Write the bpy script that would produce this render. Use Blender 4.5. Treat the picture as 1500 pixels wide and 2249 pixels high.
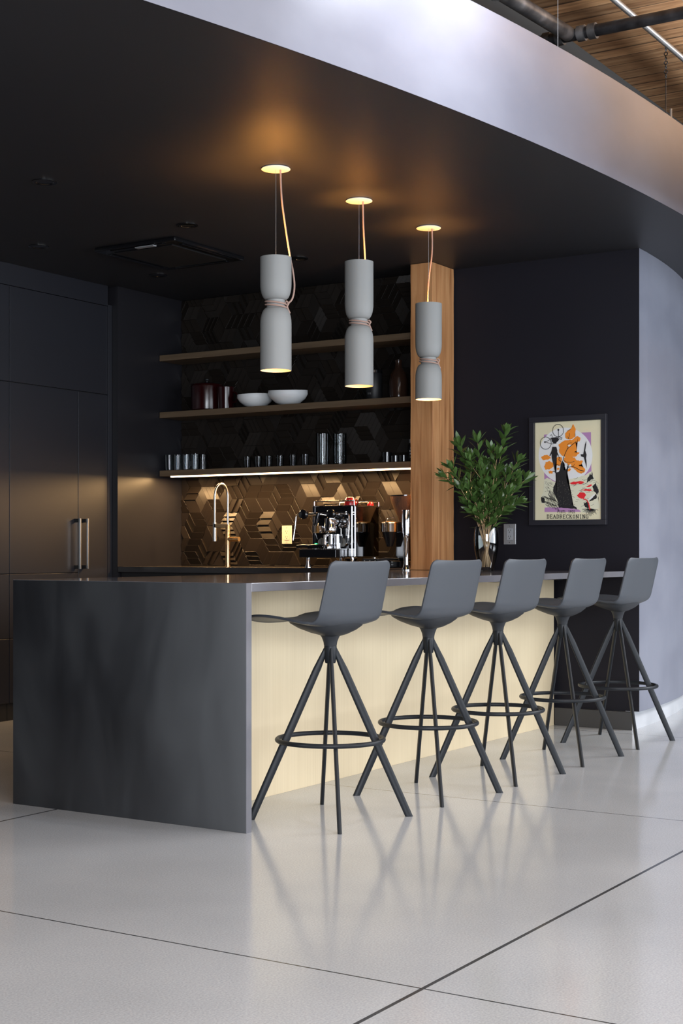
import bpy, bmesh, math, random
from mathutils import Vector, Matrix

# ------------------------------------------------------------------ clear, camera, light, exposure
for o in list(bpy.data.objects):
    bpy.data.objects.remove(o)
SC = bpy.context.scene
COL = SC.collection
PI = math.pi
rnd = random.Random(7)

# The room's axes: x runs along the bar front (away from the camera), y runs towards the kitchen, z up.
TH = math.radians(32.2)
cam_d = bpy.data.cameras.new('camera')
cam = bpy.data.objects.new('camera', cam_d)
COL.objects.link(cam)
cam.location = (-4.555, -3.304, 1.10)
cam.rotation_euler = (PI / 2, 0, TH - PI / 2)
cam_d.sensor_fit = 'HORIZONTAL'
cam_d.sensor_width = 36.0
cam_d.lens = 36.0 * 3180.0 / 1500.0
cam_d.shift_y = 83.5 / 1500.0
cam_d.clip_end = 200
SC.camera = cam

SC.view_settings.view_transform = 'Standard'
SC.view_settings.look = 'None'
SC.view_settings.gamma = 1.0
SC.view_settings.exposure = 0.0
SC.view_settings.use_curve_mapping = False
SC.cycles.use_denoising = True
SC.cycles.max_bounces = 10
SC.cycles.transparent_max_bounces = 16
SC.cycles.sample_clamp_indirect = 6.0
SC.cycles.caustics_reflective = False
SC.cycles.caustics_refractive = False

W = bpy.data.worlds.new('hall_daylight')
SC.world = W
W.use_nodes = True
W.node_tree.nodes['Background'].inputs[0].default_value = (0.78, 0.86, 1.0, 1)
W.node_tree.nodes['Background'].inputs[1].default_value = 0.045


def area_light(name, loc, target, sx, sy, power, col):
    d = bpy.data.lights.new(name, 'AREA')
    d.shape = 'RECTANGLE'
    d.size, d.size_y, d.energy, d.color = sx, sy, power, col
    o = bpy.data.objects.new(name, d)
    COL.objects.link(o)
    o.location = loc
    o.rotation_euler = (Vector(target) - Vector(loc)).to_track_quat('-Z', 'Y').to_euler()
    return o


def spot_light(name, loc, target, power, col, cone, blend, radius):
    d = bpy.data.lights.new(name, 'SPOT')
    d.energy, d.color, d.spot_size, d.spot_blend, d.shadow_soft_size = power, col, math.radians(cone), blend, radius
    o = bpy.data.objects.new(name, d)
    COL.objects.link(o)
    o.location = loc
    o.rotation_euler = (Vector(target) - Vector(loc)).to_track_quat('-Z', 'Y').to_euler()
    return o


# the hall's window wall on the right of the camera, then two added fill lights behind the camera
area_light('window_daylight_right', (3.0, -8.5, 1.7), (3.0, 0, 1.4), 13.0, 2.6, 860, (0.84, 0.91, 1.0))
area_light('window_daylight_rear', (-9.5, 4.2, 1.7), (0, 3.0, 1.0), 5.0, 2.4, 420, (0.86, 0.92, 1.0))  # added so the bar's end panel has something bright to reflect
area_light('window_daylight_corner', (-8.2, -6.4, 1.9), (3.9, 0.3, 1.5), 5.0, 2.8, 880, (0.86, 0.92, 1.0))  # added to brighten the framed poster and faces turned the same way
# roof lights over the hall floor
area_light('hall_rooflight_near', (-2.2, -3.2, 3.92), (-2.2, -3.2, 0), 6.0, 2.4, 150, (0.92, 0.96, 1.0))
area_light('hall_rooflight_far', (6.8, -4.0, 3.92), (6.8, -4.0, 0), 4.5, 2.4, 560, (0.88, 0.94, 1.0))
# added upward fill that brightens the boarded ceiling
area_light('hall_uplight', (3.7, -1.62, 3.68), (3.7, -1.62, 4.0), 3.6, 0.5, 135, (0.90, 0.95, 1.0))
# flood lamp high in the hall that washes the bulkhead
spot_light('hall_flood_lamp', (0.45, -1.25, 3.95), (0.80, -0.43, 3.25), 60, (0.78, 0.84, 1.0), 96, 0.35, 0.08)
spot_light('hall_spot_lamp', (0.66, -0.98, 3.72), (0.70, -0.44, 3.38), 62, (0.97, 0.98, 1.0), 120, 0.9, 0.03)


# ------------------------------------------------------------------ materials
def srgb(r, g, b):
    def f(c):
        c /= 255.0
        return c / 12.92 if c <= 0.04045 else ((c + 0.055) / 1.055) ** 2.4
    return (f(r), f(g), f(b), 1)


def mat(name, col, rough=0.5, metal=0.0, spec=None, emit=None, estr=0.0, trans=0.0, ior=1.45, coat=0.0, bump=None):
    m = bpy.data.materials.new(name)
    m.use_nodes = True
    nt = m.node_tree
    b = nt.nodes['Principled BSDF']
    b.inputs['Base Color'].default_value = col
    b.inputs['Roughness'].default_value = rough
    b.inputs['Metallic'].default_value = metal
    b.inputs['IOR'].default_value = ior
    if spec is not None:
        b.inputs['Specular IOR Level'].default_value = spec
    b.inputs['Transmission Weight'].default_value = trans
    b.inputs['Coat Weight'].default_value = coat
    if emit:
        b.inputs['Emission Color'].default_value = emit
        b.inputs['Emission Strength'].default_value = estr
    if bump:
        sc, st = bump
        tc = nt.nodes.new('ShaderNodeTexCoord')
        n = nt.nodes.new('ShaderNodeTexNoise')
        n.inputs['Scale'].default_value = sc
        n.inputs['Detail'].default_value = 3
        bp = nt.nodes.new('ShaderNodeBump')
        bp.inputs['Strength'].default_value = st
        bp.inputs['Distance'].default_value = 0.002
        nt.links.new(tc.outputs['Object'], n.inputs['Vector'])
        nt.links.new(n.outputs['Fac'], bp.inputs['Height'])
        nt.links.new(bp.outputs['Normal'], b.inputs['Normal'])
    return m


def noise_mat(name, ramp, scale, stretch=(1, 1, 1), rough=(0.5, 0.5), metal=0.0, detail=6.0, bump=0.0, spec=0.5, distort=0.0, extra=None, coords='Object'):
    """colour from stretched noise through a ramp [(pos, colour), ...]"""
    m = bpy.data.materials.new(name)
    m.use_nodes = True
    nt = m.node_tree
    L = nt.links.new
    b = nt.nodes['Principled BSDF']
    tc = nt.nodes.new('ShaderNodeTexCoord')
    mp = nt.nodes.new('ShaderNodeMapping')
    mp.inputs['Scale'].default_value = stretch
    n = nt.nodes.new('ShaderNodeTexNoise')
    n.inputs['Scale'].default_value = scale
    n.inputs['Detail'].default_value = detail
    n.inputs['Distortion'].default_value = distort
    cr = nt.nodes.new('ShaderNodeValToRGB')
    els = cr.color_ramp.elements
    els[0].position, els[0].color = ramp[0]
    els[1].position, els[1].color = ramp[-1]
    for p, c in ramp[1:-1]:
        e = els.new(p)
        e.color = c
    L(tc.outputs[coords], mp.inputs['Vector'])
    L(mp.outputs['Vector'], n.inputs['Vector'])
    L(n.outputs['Fac'], cr.inputs['Fac'])
    L(cr.outputs['Color'], b.inputs['Base Color'])
    mr = nt.nodes.new('ShaderNodeMapRange')
    mr.inputs['To Min'].default_value, mr.inputs['To Max'].default_value = rough
    L(n.outputs['Fac'], mr.inputs['Value'])
    L(mr.outputs['Result'], b.inputs['Roughness'])
    b.inputs['Metallic'].default_value = metal
    b.inputs['Specular IOR Level'].default_value = spec
    if bump:
        bp = nt.nodes.new('ShaderNodeBump')
        bp.inputs['Strength'].default_value = bump
        bp.inputs['Distance'].default_value = 0.003
        L(n.outputs['Fac'], bp.inputs['Height'])
        L(bp.outputs['Normal'], b.inputs['Normal'])
    if extra:
        extra(m, nt, b, tc, n, cr)
    return m


def mth(nt, op, a, b=None, c=None):
    n = nt.nodes.new('ShaderNodeMath')
    n.operation = op
    for i, v in enumerate((a, b, c)):
        if v is None:
            continue
        if isinstance(v, (int, float)):
            n.inputs[i].default_value = v
        else:
            nt.links.new(v, n.inputs[i])
    return n.outputs[0]


def floor_extra(m, nt, b, tc, n, cr):
    """fine speckle and the sawn control joints of a polished concrete slab"""
    L = nt.links.new
    sep = nt.nodes.new('ShaderNodeSeparateXYZ')
    L(tc.outputs['Object'], sep.inputs[0])

    def joint(out, off, width):
        t = mth(nt, 'SUBTRACT', out, off)
        t = mth(nt, 'DIVIDE', t, 2.534)
        t = mth(nt, 'ADD', t, 0.5)
        t = mth(nt, 'FRACT', t)
        t = mth(nt, 'SUBTRACT', t, 0.5)
        t = mth(nt, 'ABSOLUTE', t)
        return mth(nt, 'LESS_THAN', t, width / 2.534)
    jx = joint(sep.outputs[0], -1.374, 0.0035)
    jy = joint(sep.outputs[1], -1.541, 0.006)
    j = mth(nt, 'MAXIMUM', jx, jy)
    sp = nt.nodes.new('ShaderNodeTexNoise')
    sp.inputs['Scale'].default_value = 170
    sp.inputs['Detail'].default_value = 4
    L(tc.outputs['Object'], sp.inputs['Vector'])
    spr = nt.nodes.new('ShaderNodeMapRange')
    spr.inputs['From Min'].default_value, spr.inputs['From Max'].default_value = 0.3, 0.7
    spr.inputs['To Min'].default_value, spr.inputs['To Max'].default_value = 0.84, 1.12
    L(sp.outputs['Fac'], spr.inputs['Value'])
    mx = nt.nodes.new('ShaderNodeMix')
    mx.data_type = 'RGBA'
    mx.blend_type = 'MULTIPLY'
    mx.inputs[0].default_value = 1.0
    L(cr.outputs['Color'], mx.inputs[6])
    L(spr.outputs['Result'], mx.inputs[7])
    mj = nt.nodes.new('ShaderNodeMix')
    mj.data_type = 'RGBA'
    L(j, mj.inputs[0])
    L(mx.outputs[2], mj.inputs[6])
    mj.inputs[7].default_value = (0.05, 0.05, 0.052, 1)
    L(mj.outputs[2], b.inputs['Base Color'])


def plank_extra(m, nt, b, tc, n, cr):
    """boards running along y, random tone per board, dark open gaps"""
    L = nt.links.new
    sep = nt.nodes.new('ShaderNodeSeparateXYZ')
    L(tc.outputs['Object'], sep.inputs[0])
    t = mth(nt, 'DIVIDE', sep.outputs[0], 0.135)
    idx = mth(nt, 'FLOOR', t)
    fr = mth(nt, 'FRACT', t)
    wn = nt.nodes.new('ShaderNodeTexWhiteNoise')
    wn.noise_dimensions = '1D'
    L(idx, wn.inputs['W'])
    tone = mth(nt, 'MULTIPLY_ADD', wn.outputs['Value'], 0.55, 0.62)
    gap = mth(nt, 'LESS_THAN', fr, mth(nt, 'MULTIPLY_ADD', wn.outputs['Value'], 0.12, 0.03))
    k = mth(nt, 'MULTIPLY', tone, mth(nt, 'MULTIPLY_ADD', gap, -0.75, 1.0))
    mx = nt.nodes.new('ShaderNodeMix')
    mx.data_type = 'RGBA'
    mx.blend_type = 'MULTIPLY'
    mx.inputs[0].default_value = 1.0
    L(cr.outputs['Color'], mx.inputs[6])
    L(k, mx.inputs[7])
    L(mx.outputs[2], b.inputs['Base Color'])


M = {}
M['concrete'] = noise_mat('polished_concrete', [(0.3, (0.40, 0.415, 0.43, 1)), (0.5, (0.44, 0.455, 0.47, 1)), (0.7, (0.48, 0.495, 0.51, 1))], 1.3, rough=(0.09, 0.17), spec=0.55, extra=floor_extra)
M['planks'] = noise_mat('ceiling_boards', [(0.3, (0.34, 0.165, 0.07, 1)), (0.55, (0.62, 0.345, 0.165, 1)), (0.75, (0.74, 0.47, 0.25, 1))], 9, stretch=(3.5, 0.35, 1), rough=(0.6, 0.7), extra=plank_extra)
M['soffit'] = mat('charcoal_ceiling_paint', (0.018, 0.018, 0.021, 1), 0.46, bump=(120, 0.05))
M['bulkhead'] = noise_mat('grey_blue_metallic_paint', [(0.35, (0.155, 0.163, 0.203, 1)), (0.65, (0.183, 0.192, 0.234, 1))], 2.0, stretch=(1, 1, 1.6), rough=(0.36, 0.46), spec=0.5)
M['wall_dark'] = mat('midnight_wall_paint', (0.0105, 0.010, 0.0145, 1), 0.6, spec=0.2, bump=(140, 0.05))
M['wall_upper'] = mat('grey_upper_wall_paint', (0.055, 0.055, 0.055, 1), 0.8)
M['baseboard'] = noise_mat('grey_base_panel', [(0.35, (0.40, 0.41, 0.43, 1)), (0.65, (0.48, 0.49, 0.51, 1))], 4, rough=(0.35, 0.5))  # lit side of the skirting, its brightness put into the colour
M['baseboard_dark'] = mat('dark_base_panel', (0.042, 0.041, 0.042, 1), 0.5)  # same skirting on its shaded front, the shade put into the colour
M['cabinet'] = mat('charcoal_cabinet_lacquer', (0.0125, 0.013, 0.0175, 1), 0.36, ior=1.5)
M['side_panel'] = mat('side_panel_lacquer', (0.012, 0.0115, 0.014, 1), 0.36, ior=1.5, spec=0.4)
M['black'] = mat('matt_black', (0.008, 0.008, 0.009, 1), 0.5)
M['gloss_black'] = mat('gloss_black', (0.006, 0.006, 0.007, 1), 0.12, coat=0.4)
M['steel_panel'] = noise_mat('blackened_steel', [(0.30, (0.009, 0.0095, 0.011, 1)), (0.5, (0.014, 0.015, 0.0175, 1)), (0.72, (0.022, 0.024, 0.027, 1))], 2.6, stretch=(1.6, 1.6, 0.6), rough=(0.18, 0.56), metal=0.0, spec=0.95, distort=0.5)
M['counter'] = noise_mat('grey_stone_counter', [(0.3, (0.12, 0.12, 0.135, 1)), (0.7, (0.165, 0.165, 0.18, 1))], 5.0, rough=(0.05, 0.09), metal=0.0, spec=0.6)
M['counter_dark'] = mat('black_stone_counter', (0.02, 0.018, 0.018, 1), 0.18)
M['veneer'] = noise_mat('pale_maple_veneer', [(0.25, (0.63, 0.515, 0.335, 1)), (0.5, (0.66, 0.545, 0.36, 1)), (0.75, (0.69, 0.575, 0.385, 1))], 4.0, stretch=(34, 34, 0.35), rough=(0.42, 0.5), detail=8)
M['timber'] = noise_mat('rough_sawn_fir', [(0.25, (0.26, 0.10, 0.03, 1)), (0.42, (0.42, 0.19, 0.07, 1)), (0.6, (0.51, 0.25, 0.10, 1)), (0.8, (0.60, 0.32, 0.14, 1))], 3.2, stretch=(9, 9, 0.5), rough=(0.6, 0.75), detail=8, bump=0.35, distort=0.8)
M['shelf_wood'] = noise_mat('brown_oak_shelf', [(0.3, (0.085, 0.055, 0.031, 1)), (0.7, (0.135, 0.092, 0.054, 1))], 4, stretch=(9, 0.5, 9), rough=(0.5, 0.6))
M['tile'] = mat('bronze_black_tile', (0.011, 0.0083, 0.0065, 1), 0.34, spec=0.28, bump=(60, 0.05))
M['grout'] = mat('dark_grout', (0.012, 0.01, 0.009, 1), 0.8)
M['stool_shell'] = mat('slate_grey_plastic', (0.044, 0.050, 0.060, 1), 0.45, bump=(300, 0.03))
M['stool_tray'] = mat('dark_grey_plastic', (0.022, 0.024, 0.028, 1), 0.5, spec=0.3)
M['stool_metal'] = mat('powder_coated_steel', (0.013, 0.015, 0.018, 1), 0.42, spec=0.25)
M['chrome'] = mat('polished_chrome', (0.75, 0.75, 0.77, 1), 0.07, 1.0)
M['steel'] = mat('brushed_steel', (0.5, 0.5, 0.5, 1), 0.28, 1.0)
M['mirror_dark'] = mat('polished_steel_panel', (0.30, 0.30, 0.31, 1), 0.06, 1.0)
M['galv'] = mat('galvanised_steel', (0.6, 0.62, 0.64, 1), 0.35, 0.9)
M['wire'] = mat('grey_wire', (0.30, 0.31, 0.32, 1), 0.5)
M['brass'] = mat('brushed_brass', (0.62, 0.42, 0.22, 1), 0.25, 1.0)
M['iron'] = noise_mat('black_iron_pipe', [(0.3, (0.012, 0.012, 0.014, 1)), (0.7, (0.05, 0.05, 0.055, 1))], 14, rough=(0.3, 0.5), metal=0.4)
M['iron_worn'] = noise_mat('worn_iron_pipe', [(0.3, (0.03, 0.03, 0.033, 1)), (0.6, (0.16, 0.16, 0.165, 1)), (0.8, (0.35, 0.35, 0.36, 1))], 9, rough=(0.3, 0.5), metal=0.5)
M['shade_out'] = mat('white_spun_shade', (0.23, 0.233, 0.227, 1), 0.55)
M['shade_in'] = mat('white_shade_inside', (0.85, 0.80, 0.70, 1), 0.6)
M['canopy'] = mat('white_canopy', (0.80, 0.78, 0.72, 1), 0.5)
M['cord'] = mat('taupe_fabric_cord', (0.33, 0.22, 0.18, 1), 0.8)
M['bulb'] = mat('warm_bulb', (1, 0.8, 0.5, 1), 0.5, emit=(1.0, 0.62, 0.25, 1), estr=22)
M['led'] = mat('warm_led_strip', (1, 0.9, 0.7, 1), 0.5, emit=(1.0, 0.66, 0.34, 1), estr=9)
M['green_led'] = mat('green_indicator', (0.1, 1, 0.3, 1), 0.5, emit=(0.05, 1.0, 0.22, 1), estr=4)
M['plate'] = mat('brushed_metal_plate', (0.42, 0.43, 0.45, 1), 0.4, 0.6)
M['plate_white'] = mat('ivory_plate', (0.40, 0.36, 0.29, 1), 0.45)
M['plate_grey'] = mat('white_plate', (0.66, 0.68, 0.70, 1), 0.45)
M['slot'] = mat('dark_slots', (0.02, 0.02, 0.02, 1), 0.6)
M['receptacle'] = mat('grey_receptacle', (0.30, 0.31, 0.33, 1), 0.4)
M['ceramic'] = mat('white_ceramic', (0.68, 0.70, 0.71, 1), 0.4)
M['red_enamel'] = mat('dark_red_enamel', (0.016, 0.0015, 0.002, 1), 0.2)
M['red_cup'] = mat('red_glaze', (0.36, 0.010, 0.012, 1), 0.25)
M['amber'] = mat('amber_plastic', (0.62, 0.42, 0.30, 1), 0.08, trans=0.9, ior=1.3)
M['stem'] = mat('woody_stem', (0.36, 0.24, 0.13, 1), 0.7)
M['leaf'] = noise_mat('green_leaf', [(0.3, (0.032, 0.066, 0.014, 1)), (0.55, (0.055, 0.108, 0.026, 1)), (0.75, (0.095, 0.165, 0.045, 1))], 18, rough=(0.3, 0.42))
M['brown_glass'] = mat('dark_bottle_glass', (0.03, 0.015, 0.01, 1), 0.08)
M['jar_label'] = mat('pale_label_print', (0.45, 0.45, 0.46, 1), 0.5)
M['frame'] = mat('black_picture_frame', (0.018, 0.018, 0.024, 1), 0.4)
M['speck'] = mat('dark_gauge_ink', (0.02, 0.02, 0.02, 1), 0.5)
M['dial'] = mat('gauge_dial', (0.16, 0.155, 0.14, 1), 0.35)
P_CREAM = mat('print_cream', srgb(232, 224, 190), 0.7)
P_PURPLE = mat('print_purple', srgb(186, 138, 186), 0.7)
P_MOON = mat('print_moon', srgb(238, 238, 238), 0.7)
P_INK = mat('print_ink', srgb(34, 32, 34), 0.7)
P_ORANGE = mat('print_orange', srgb(250, 150, 50), 0.7)
P_RED = mat('print_red', srgb(235, 42, 50), 0.7)
P_LAND = mat('print_land', srgb(228, 226, 200), 0.7)


def glass_mat(name, tint, refl):
    """thin clear pane or tumbler wall: see-through with a sharp reflection that grows at the rim"""
    m = bpy.data.materials.new(name)
    m.use_nodes = True
    nt = m.node_tree
    nt.nodes.remove(nt.nodes['Principled BSDF'])
    out = nt.nodes['Material Output']
    tr = nt.nodes.new('ShaderNodeBsdfTransparent')
    tr.inputs[0].default_value = tint
    gl = nt.nodes.new('ShaderNodeBsdfGlossy')
    gl.inputs['Roughness'].default_value = 0.03
    fr = nt.nodes.new('ShaderNodeLayerWeight')
    fr.inputs['Blend'].default_value = refl
    mx = nt.nodes.new('ShaderNodeMixShader')
    nt.links.new(fr.outputs['Fresnel'], mx.inputs[0])
    nt.links.new(tr.outputs[0], mx.inputs[1])
    nt.links.new(gl.outputs[0], mx.inputs[2])
    nt.links.new(mx.outputs[0], out.inputs['Surface'])
    return m


M['pane'] = glass_mat('picture_glass', (1, 1, 1, 1), 0.12)
M['tumbler'] = glass_mat('clear_glass', (0.93, 0.95, 0.96, 1), 0.24)
M['vase_glass'] = glass_mat('vase_glass', (0.95, 0.96, 0.96, 1), 0.34)
M['water'] = glass_mat('vase_water', (0.94, 0.95, 0.94, 1), 0.10)


# ------------------------------------------------------------------ mesh helpers
class MB:
    def __init__(self):
        self.v, self.f, self.mi, self.sm = [], [], [], []
        self.mats = []

    def mat(self, m):
        if m not in self.mats:
            self.mats.append(m)
        return self.mats.index(m)

    def add(self, verts, faces, m, smooth=False):
        o = len(self.v)
        self.v += [tuple(p) for p in verts]
        k = self.mat(m)
        for f in faces:
            self.f.append(tuple(o + i for i in f))
            self.mi.append(k)
            self.sm.append(smooth)
        return self

    def box(self, a, b, m):
        (x0, y0, z0), (x1, y1, z1) = a, b
        vs = [(x0, y0, z0), (x1, y0, z0), (x1, y1, z0), (x0, y1, z0), (x0, y0, z1), (x1, y0, z1), (x1, y1, z1), (x0, y1, z1)]
        return self.add(vs, [(0, 3, 2, 1), (4, 5, 6, 7), (0, 1, 5, 4), (1, 2, 6, 5), (2, 3, 7, 6), (3, 0, 4, 7)], m)

    def prism(self, poly, z0, z1, m):
        """poly: counter-clockwise (x, y)"""
        n = len(poly)
        vs = [(x, y, z0) for x, y in poly] + [(x, y, z1) for x, y in poly]
        fs = [tuple(range(n - 1, -1, -1)), tuple(range(n, 2 * n))]
        fs += [(i, (i + 1) % n, n + (i + 1) % n, n + i) for i in range(n)]
        return self.add(vs, fs, m)

    def lathe(self, prof, m, c=(0, 0, 0), n=32, axis=None, caps=True, closed=False):
        """prof: (r, z) list, revolved about z through c, optionally re-aimed along axis"""
        vs, fs = [], []
        for r, z in prof:
            for k in range(n):
                a = 2 * PI * k / n
                vs.append(Vector((r * math.cos(a), r * math.sin(a), z)))
        for i in range(len(prof) - 1):
            for k in range(n):
                k2 = (k + 1) % n
                fs.append((i * n + k, i * n + k2, (i + 1) * n + k2, (i + 1) * n + k))
        if closed:
            i = len(prof) - 1
            for k in range(n):
                k2 = (k + 1) % n
                fs.append((i * n + k, i * n + k2, k2, k))
        elif caps:
            fs.append(tuple(range(n - 1, -1, -1)))
            fs.append(tuple((len(prof) - 1) * n + k for k in range(n)))
        if axis is not None:
            q = Vector((0, 0, 1)).rotation_difference(Vector(axis))
            vs = [q @ p for p in vs]
        c = Vector(c)
        return self.add([p + c for p in vs], fs, m, True)

    def cyl(self, p, q, r, m, n=20, r2=None):
        p, q = Vector(p), Vector(q)
        d = q - p
        return self.lathe([(r, 0), (r if r2 is None else r2, d.length)], m, p, n, d)

    def tube(self, pts, r, m, n=10, closed=False):
        pts = [Vector(p) for p in pts]
        N = len(pts)
        vs, fs = [], []
        prev = None
        for i in range(N):
            if closed:
                t = pts[(i + 1) % N] - pts[i - 1]
            else:
                t = pts[min(i + 1, N - 1)] - pts[max(i - 1, 0)]
            t.normalize()
            if prev is None:
                a = Vector((0, 0, 1)) if abs(t.z) < 0.9 else Vector((1, 0, 0))
                nrm = a.cross(t).normalized()
            else:
                nrm = (prev - t * prev.dot(t)).normalized()
            prev = nrm
            bn = t.cross(nrm)
            rr = r[i] if isinstance(r, (list, tuple)) else r
            for k in range(n):
                a = 2 * PI * k / n
                vs.append(pts[i] + (nrm * math.cos(a) + bn * math.sin(a)) * rr)
        for i in range(N if closed else N - 1):
            j = (i + 1) % N
            for k in range(n):
                k2 = (k + 1) % n
                fs.append((i * n + k, i * n + k2, j * n + k2, j * n + k))
        if not closed:
            fs.append(tuple(range(n - 1, -1, -1)))
            fs.append(tuple((N - 1) * n + k for k in range(n)))
        return self.add(vs, fs, m, True)

    def torus(self, c, R, r, m, n=64, k=12, axis=None):
        ps = [Vector((R * math.cos(2 * PI * i / n), R * math.sin(2 * PI * i / n), 0)) for i in range(n)]
        if axis is not None:
            q = Vector((0, 0, 1)).rotation_difference(Vector(axis))
            ps = [q @ p for p in ps]
        return self.tube([p + Vector(c) for p in ps], r, m, k, True)

    def build(self, name, parent=None, bevel=0.0, loc=None, mods=None):
        me = bpy.data.meshes.new(name)
        me.from_pydata(self.v, [], self.f)
        for m in self.mats:
            me.materials.append(m)
        for p, k, s in zip(me.polygons, self.mi, self.sm):
            p.material_index = k
            p.use_smooth = s
        bm = bmesh.new()
        bm.from_mesh(me)
        bmesh.ops.recalc_face_normals(bm, faces=bm.faces)
        bm.to_mesh(me)
        bm.free()
        if any(self.sm):
            me.set_sharp_from_angle(angle=math.radians(38))
        me.update()
        o = bpy.data.objects.new(name, me)
        COL.objects.link(o)
        if loc is not None:
            o.location = loc
        if parent is not None:
            o.parent = parent
        if bevel:
            b = o.modifiers.new('edge', 'BEVEL')
            b.width, b.segments, b.limit_method = bevel, 2, 'ANGLE'
            b.angle_limit = math.radians(40)
        return o


def spline(pts, n=8):
    """Catmull-Rom through pts"""
    P = [Vector(p) for p in pts]
    P = [P[0] * 2 - P[1]] + P + [P[-1] * 2 - P[-2]]
    out = []
    for i in range(1, len(P) - 2):
        for k in range(n):
            t = k / n
            a, b, c, d = P[i - 1], P[i], P[i + 1], P[i + 2]
            out.append(0.5 * ((2 * b) + (c - a) * t + (2 * a - 5 * b + 4 * c - d) * t * t + (3 * b - a - 3 * c + d) * t ** 3))
    out.append(P[-2].copy())
    return out


def tag(o, label, cat, group=None, kind=None):
    o['label'] = label
    o['category'] = cat
    if group:
        o['group'] = group
    if kind:
        o['kind'] = kind
    return o


def thing(name, label, cat, loc, rz=0.0, group=None):
    o = bpy.data.objects.new(name, None)
    o.empty_display_size = 0.05
    COL.objects.link(o)
    o.location = loc
    o.rotation_euler = (0, 0, rz)
    return tag(o, label, cat, group)


def struct(o):
    o['kind'] = 'structure'
    return o


KIDS = {}


def copy_tree(o, parent=None):
    c = o.copy()
    COL.objects.link(c)
    if parent is not None:
        c.parent = parent
    for ch in [k for k in bpy.data.objects if k.parent == o]:
        copy_tree(ch, c)
    return c


RIGHT = Vector((math.sin(TH), -math.cos(TH), 0))    # the hall's diagonal directions, handy for cords and foliage
DEEP = Vector((math.cos(TH), math.sin(TH), 0))

# ------------------------------------------------------------------ the setting
ZC = 2.944          # kitchen soffit
ZB = 3.437          # top of the bulkhead
ZW = 4.0            # boarded hall ceiling
struct(MB().box((-12, -9, -0.12), (14, 5, 0), M['concrete']).build('floor'))


def fascia_y(x):
    return 16.694 - math.sqrt(17.343 ** 2 - (x - 3.3) ** 2)


def curve_y(x):
    d = x - 3.9
    return -0.13 + 0.02 * d + 0.0717 * d * d


fx = [-3.2 + 0.2 * i for i in range(59)]
fpts = [(x, fascia_y(x)) for x in fx]
# soffit: the dark underside
struct(MB().prism([(x, y + 0.004) for x, y in fpts] + [(fx[-1], 4.3), (fx[0], 4.3)], ZC, ZC + 0.05, M['soffit']).build('ceiling'))
# bulkhead face
b = MB()
outer = fpts
inner = [(x, y + 0.10) for x, y in fpts]
n = len(outer)
vs = [(x, y, ZC - 0.001) for x, y in outer] + [(x, y, ZB) for x, y in outer] + [(x, y, ZB) for x, y in inner] + [(x, y, ZC + 0.05) for x, y in inner]
fs = []
for i in range(n - 1):
    fs += [(i, i + 1, n + i + 1, n + i), (n + i, n + i + 1, 2 * n + i + 1, 2 * n + i), (2 * n + i, 2 * n + i + 1, 3 * n + i + 1, 3 * n + i)]
b.add(vs, fs, M['bulkhead'], True)
struct(b.build('trim_1'))
# the top of the bulkhead, closed with a board
struct(MB().prism([(x, y + 0.10) for x, y in fpts] + [(fx[-1], 2.2), (fx[0], 2.2)], ZB - 0.06, ZB - 0.02, M['wall_upper']).build('trim_2'))
# upper wall above the kitchen and the boarded ceiling
struct(MB().box((-3.2, -0.02, ZB - 0.02), (14, 0.10, ZW), M['wall_upper']).build('wall_upper'))
struct(MB().box((-12, -9, ZW), (14, -0.02, ZW + 0.08), M['planks']).build('ceiling_hall'))
# back wall
struct(MB().box((3.90, -0.1275, 0.112), (4.05, 4.3, ZC), M['wall_dark']).box((3.90, -0.03, 0), (4.05, 4.3, 0.1119), M['wall_dark']).build('wall_back'))
# unseen box added to shade the right end of the bulkhead
struct(MB().box((1.85, -1.95, 2.80), (13.5, -1.30, 3.585), M['bulkhead']).build('trim_4'))
# curved wall of the hall, to the right of the bar
cx_ = [3.9 + 0.12 * i for i in range(36)]
b = MB()
cp = [(x, curve_y(x)) for x in cx_]
cp[0] = (3.9005, cp[0][1])
poly = cp + [(x, y + 0.14) for x, y in reversed(cp) if x > 4.08] + [(4.052, 0.01), (4.052, -0.1275), (3.9005, -0.1285)]
b.prism(poly, 0.112, ZC, M['bulkhead'])
o = struct(b.build('wall_right'))
# base panels (skirting)
struct(MB().box((3.858, -0.0992, 0), (3.899, 0.413, 0.110), M['baseboard_dark']).build('baseboard_back', bevel=0.002))
bo_ = [(3.8585, -0.1025)] + [(x, curve_y(x) + 0.034) for x in cx_[1:]]
bi_ = [(x, y + 0.06) for x, y in reversed(bo_[1:])] + [(3.902, -0.0395), (3.902, -0.0994), (3.8585, -0.0994)]
struct(MB().prism(bo_ + bi_, 0.0, 0.1115, M['baseboard']).build('baseboard_right'))
# kitchen left side wall, rear wall and an unseen end wall placed to keep light out on the left
struct(MB().box((3.172, 3.41, 0), (3.899, 4.25, ZC - 0.001), M['side_panel']).build('wall_left'))
struct(MB().box((-1.75, 4.10, 0), (3.17, 4.28, ZC - 0.001), M['wall_dark']).build('wall_rear'))
struct(MB().box((-1.85, 1.10, 0), (-1.70, 4.28, ZC - 0.001), M['wall_dark']).build('wall_end'))
struct(MB().box((0.2, 3.462, 2.804), (3.128, 3.60, ZC - 0.001), M['cabinet']).build('trim_3'))

# relief tile on the back wall: rhombus tiles grouped in hexagons, stepped into chevrons
b = MB()
S_T = 0.1095
Y0, Z0 = 2.782, 1.563


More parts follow.
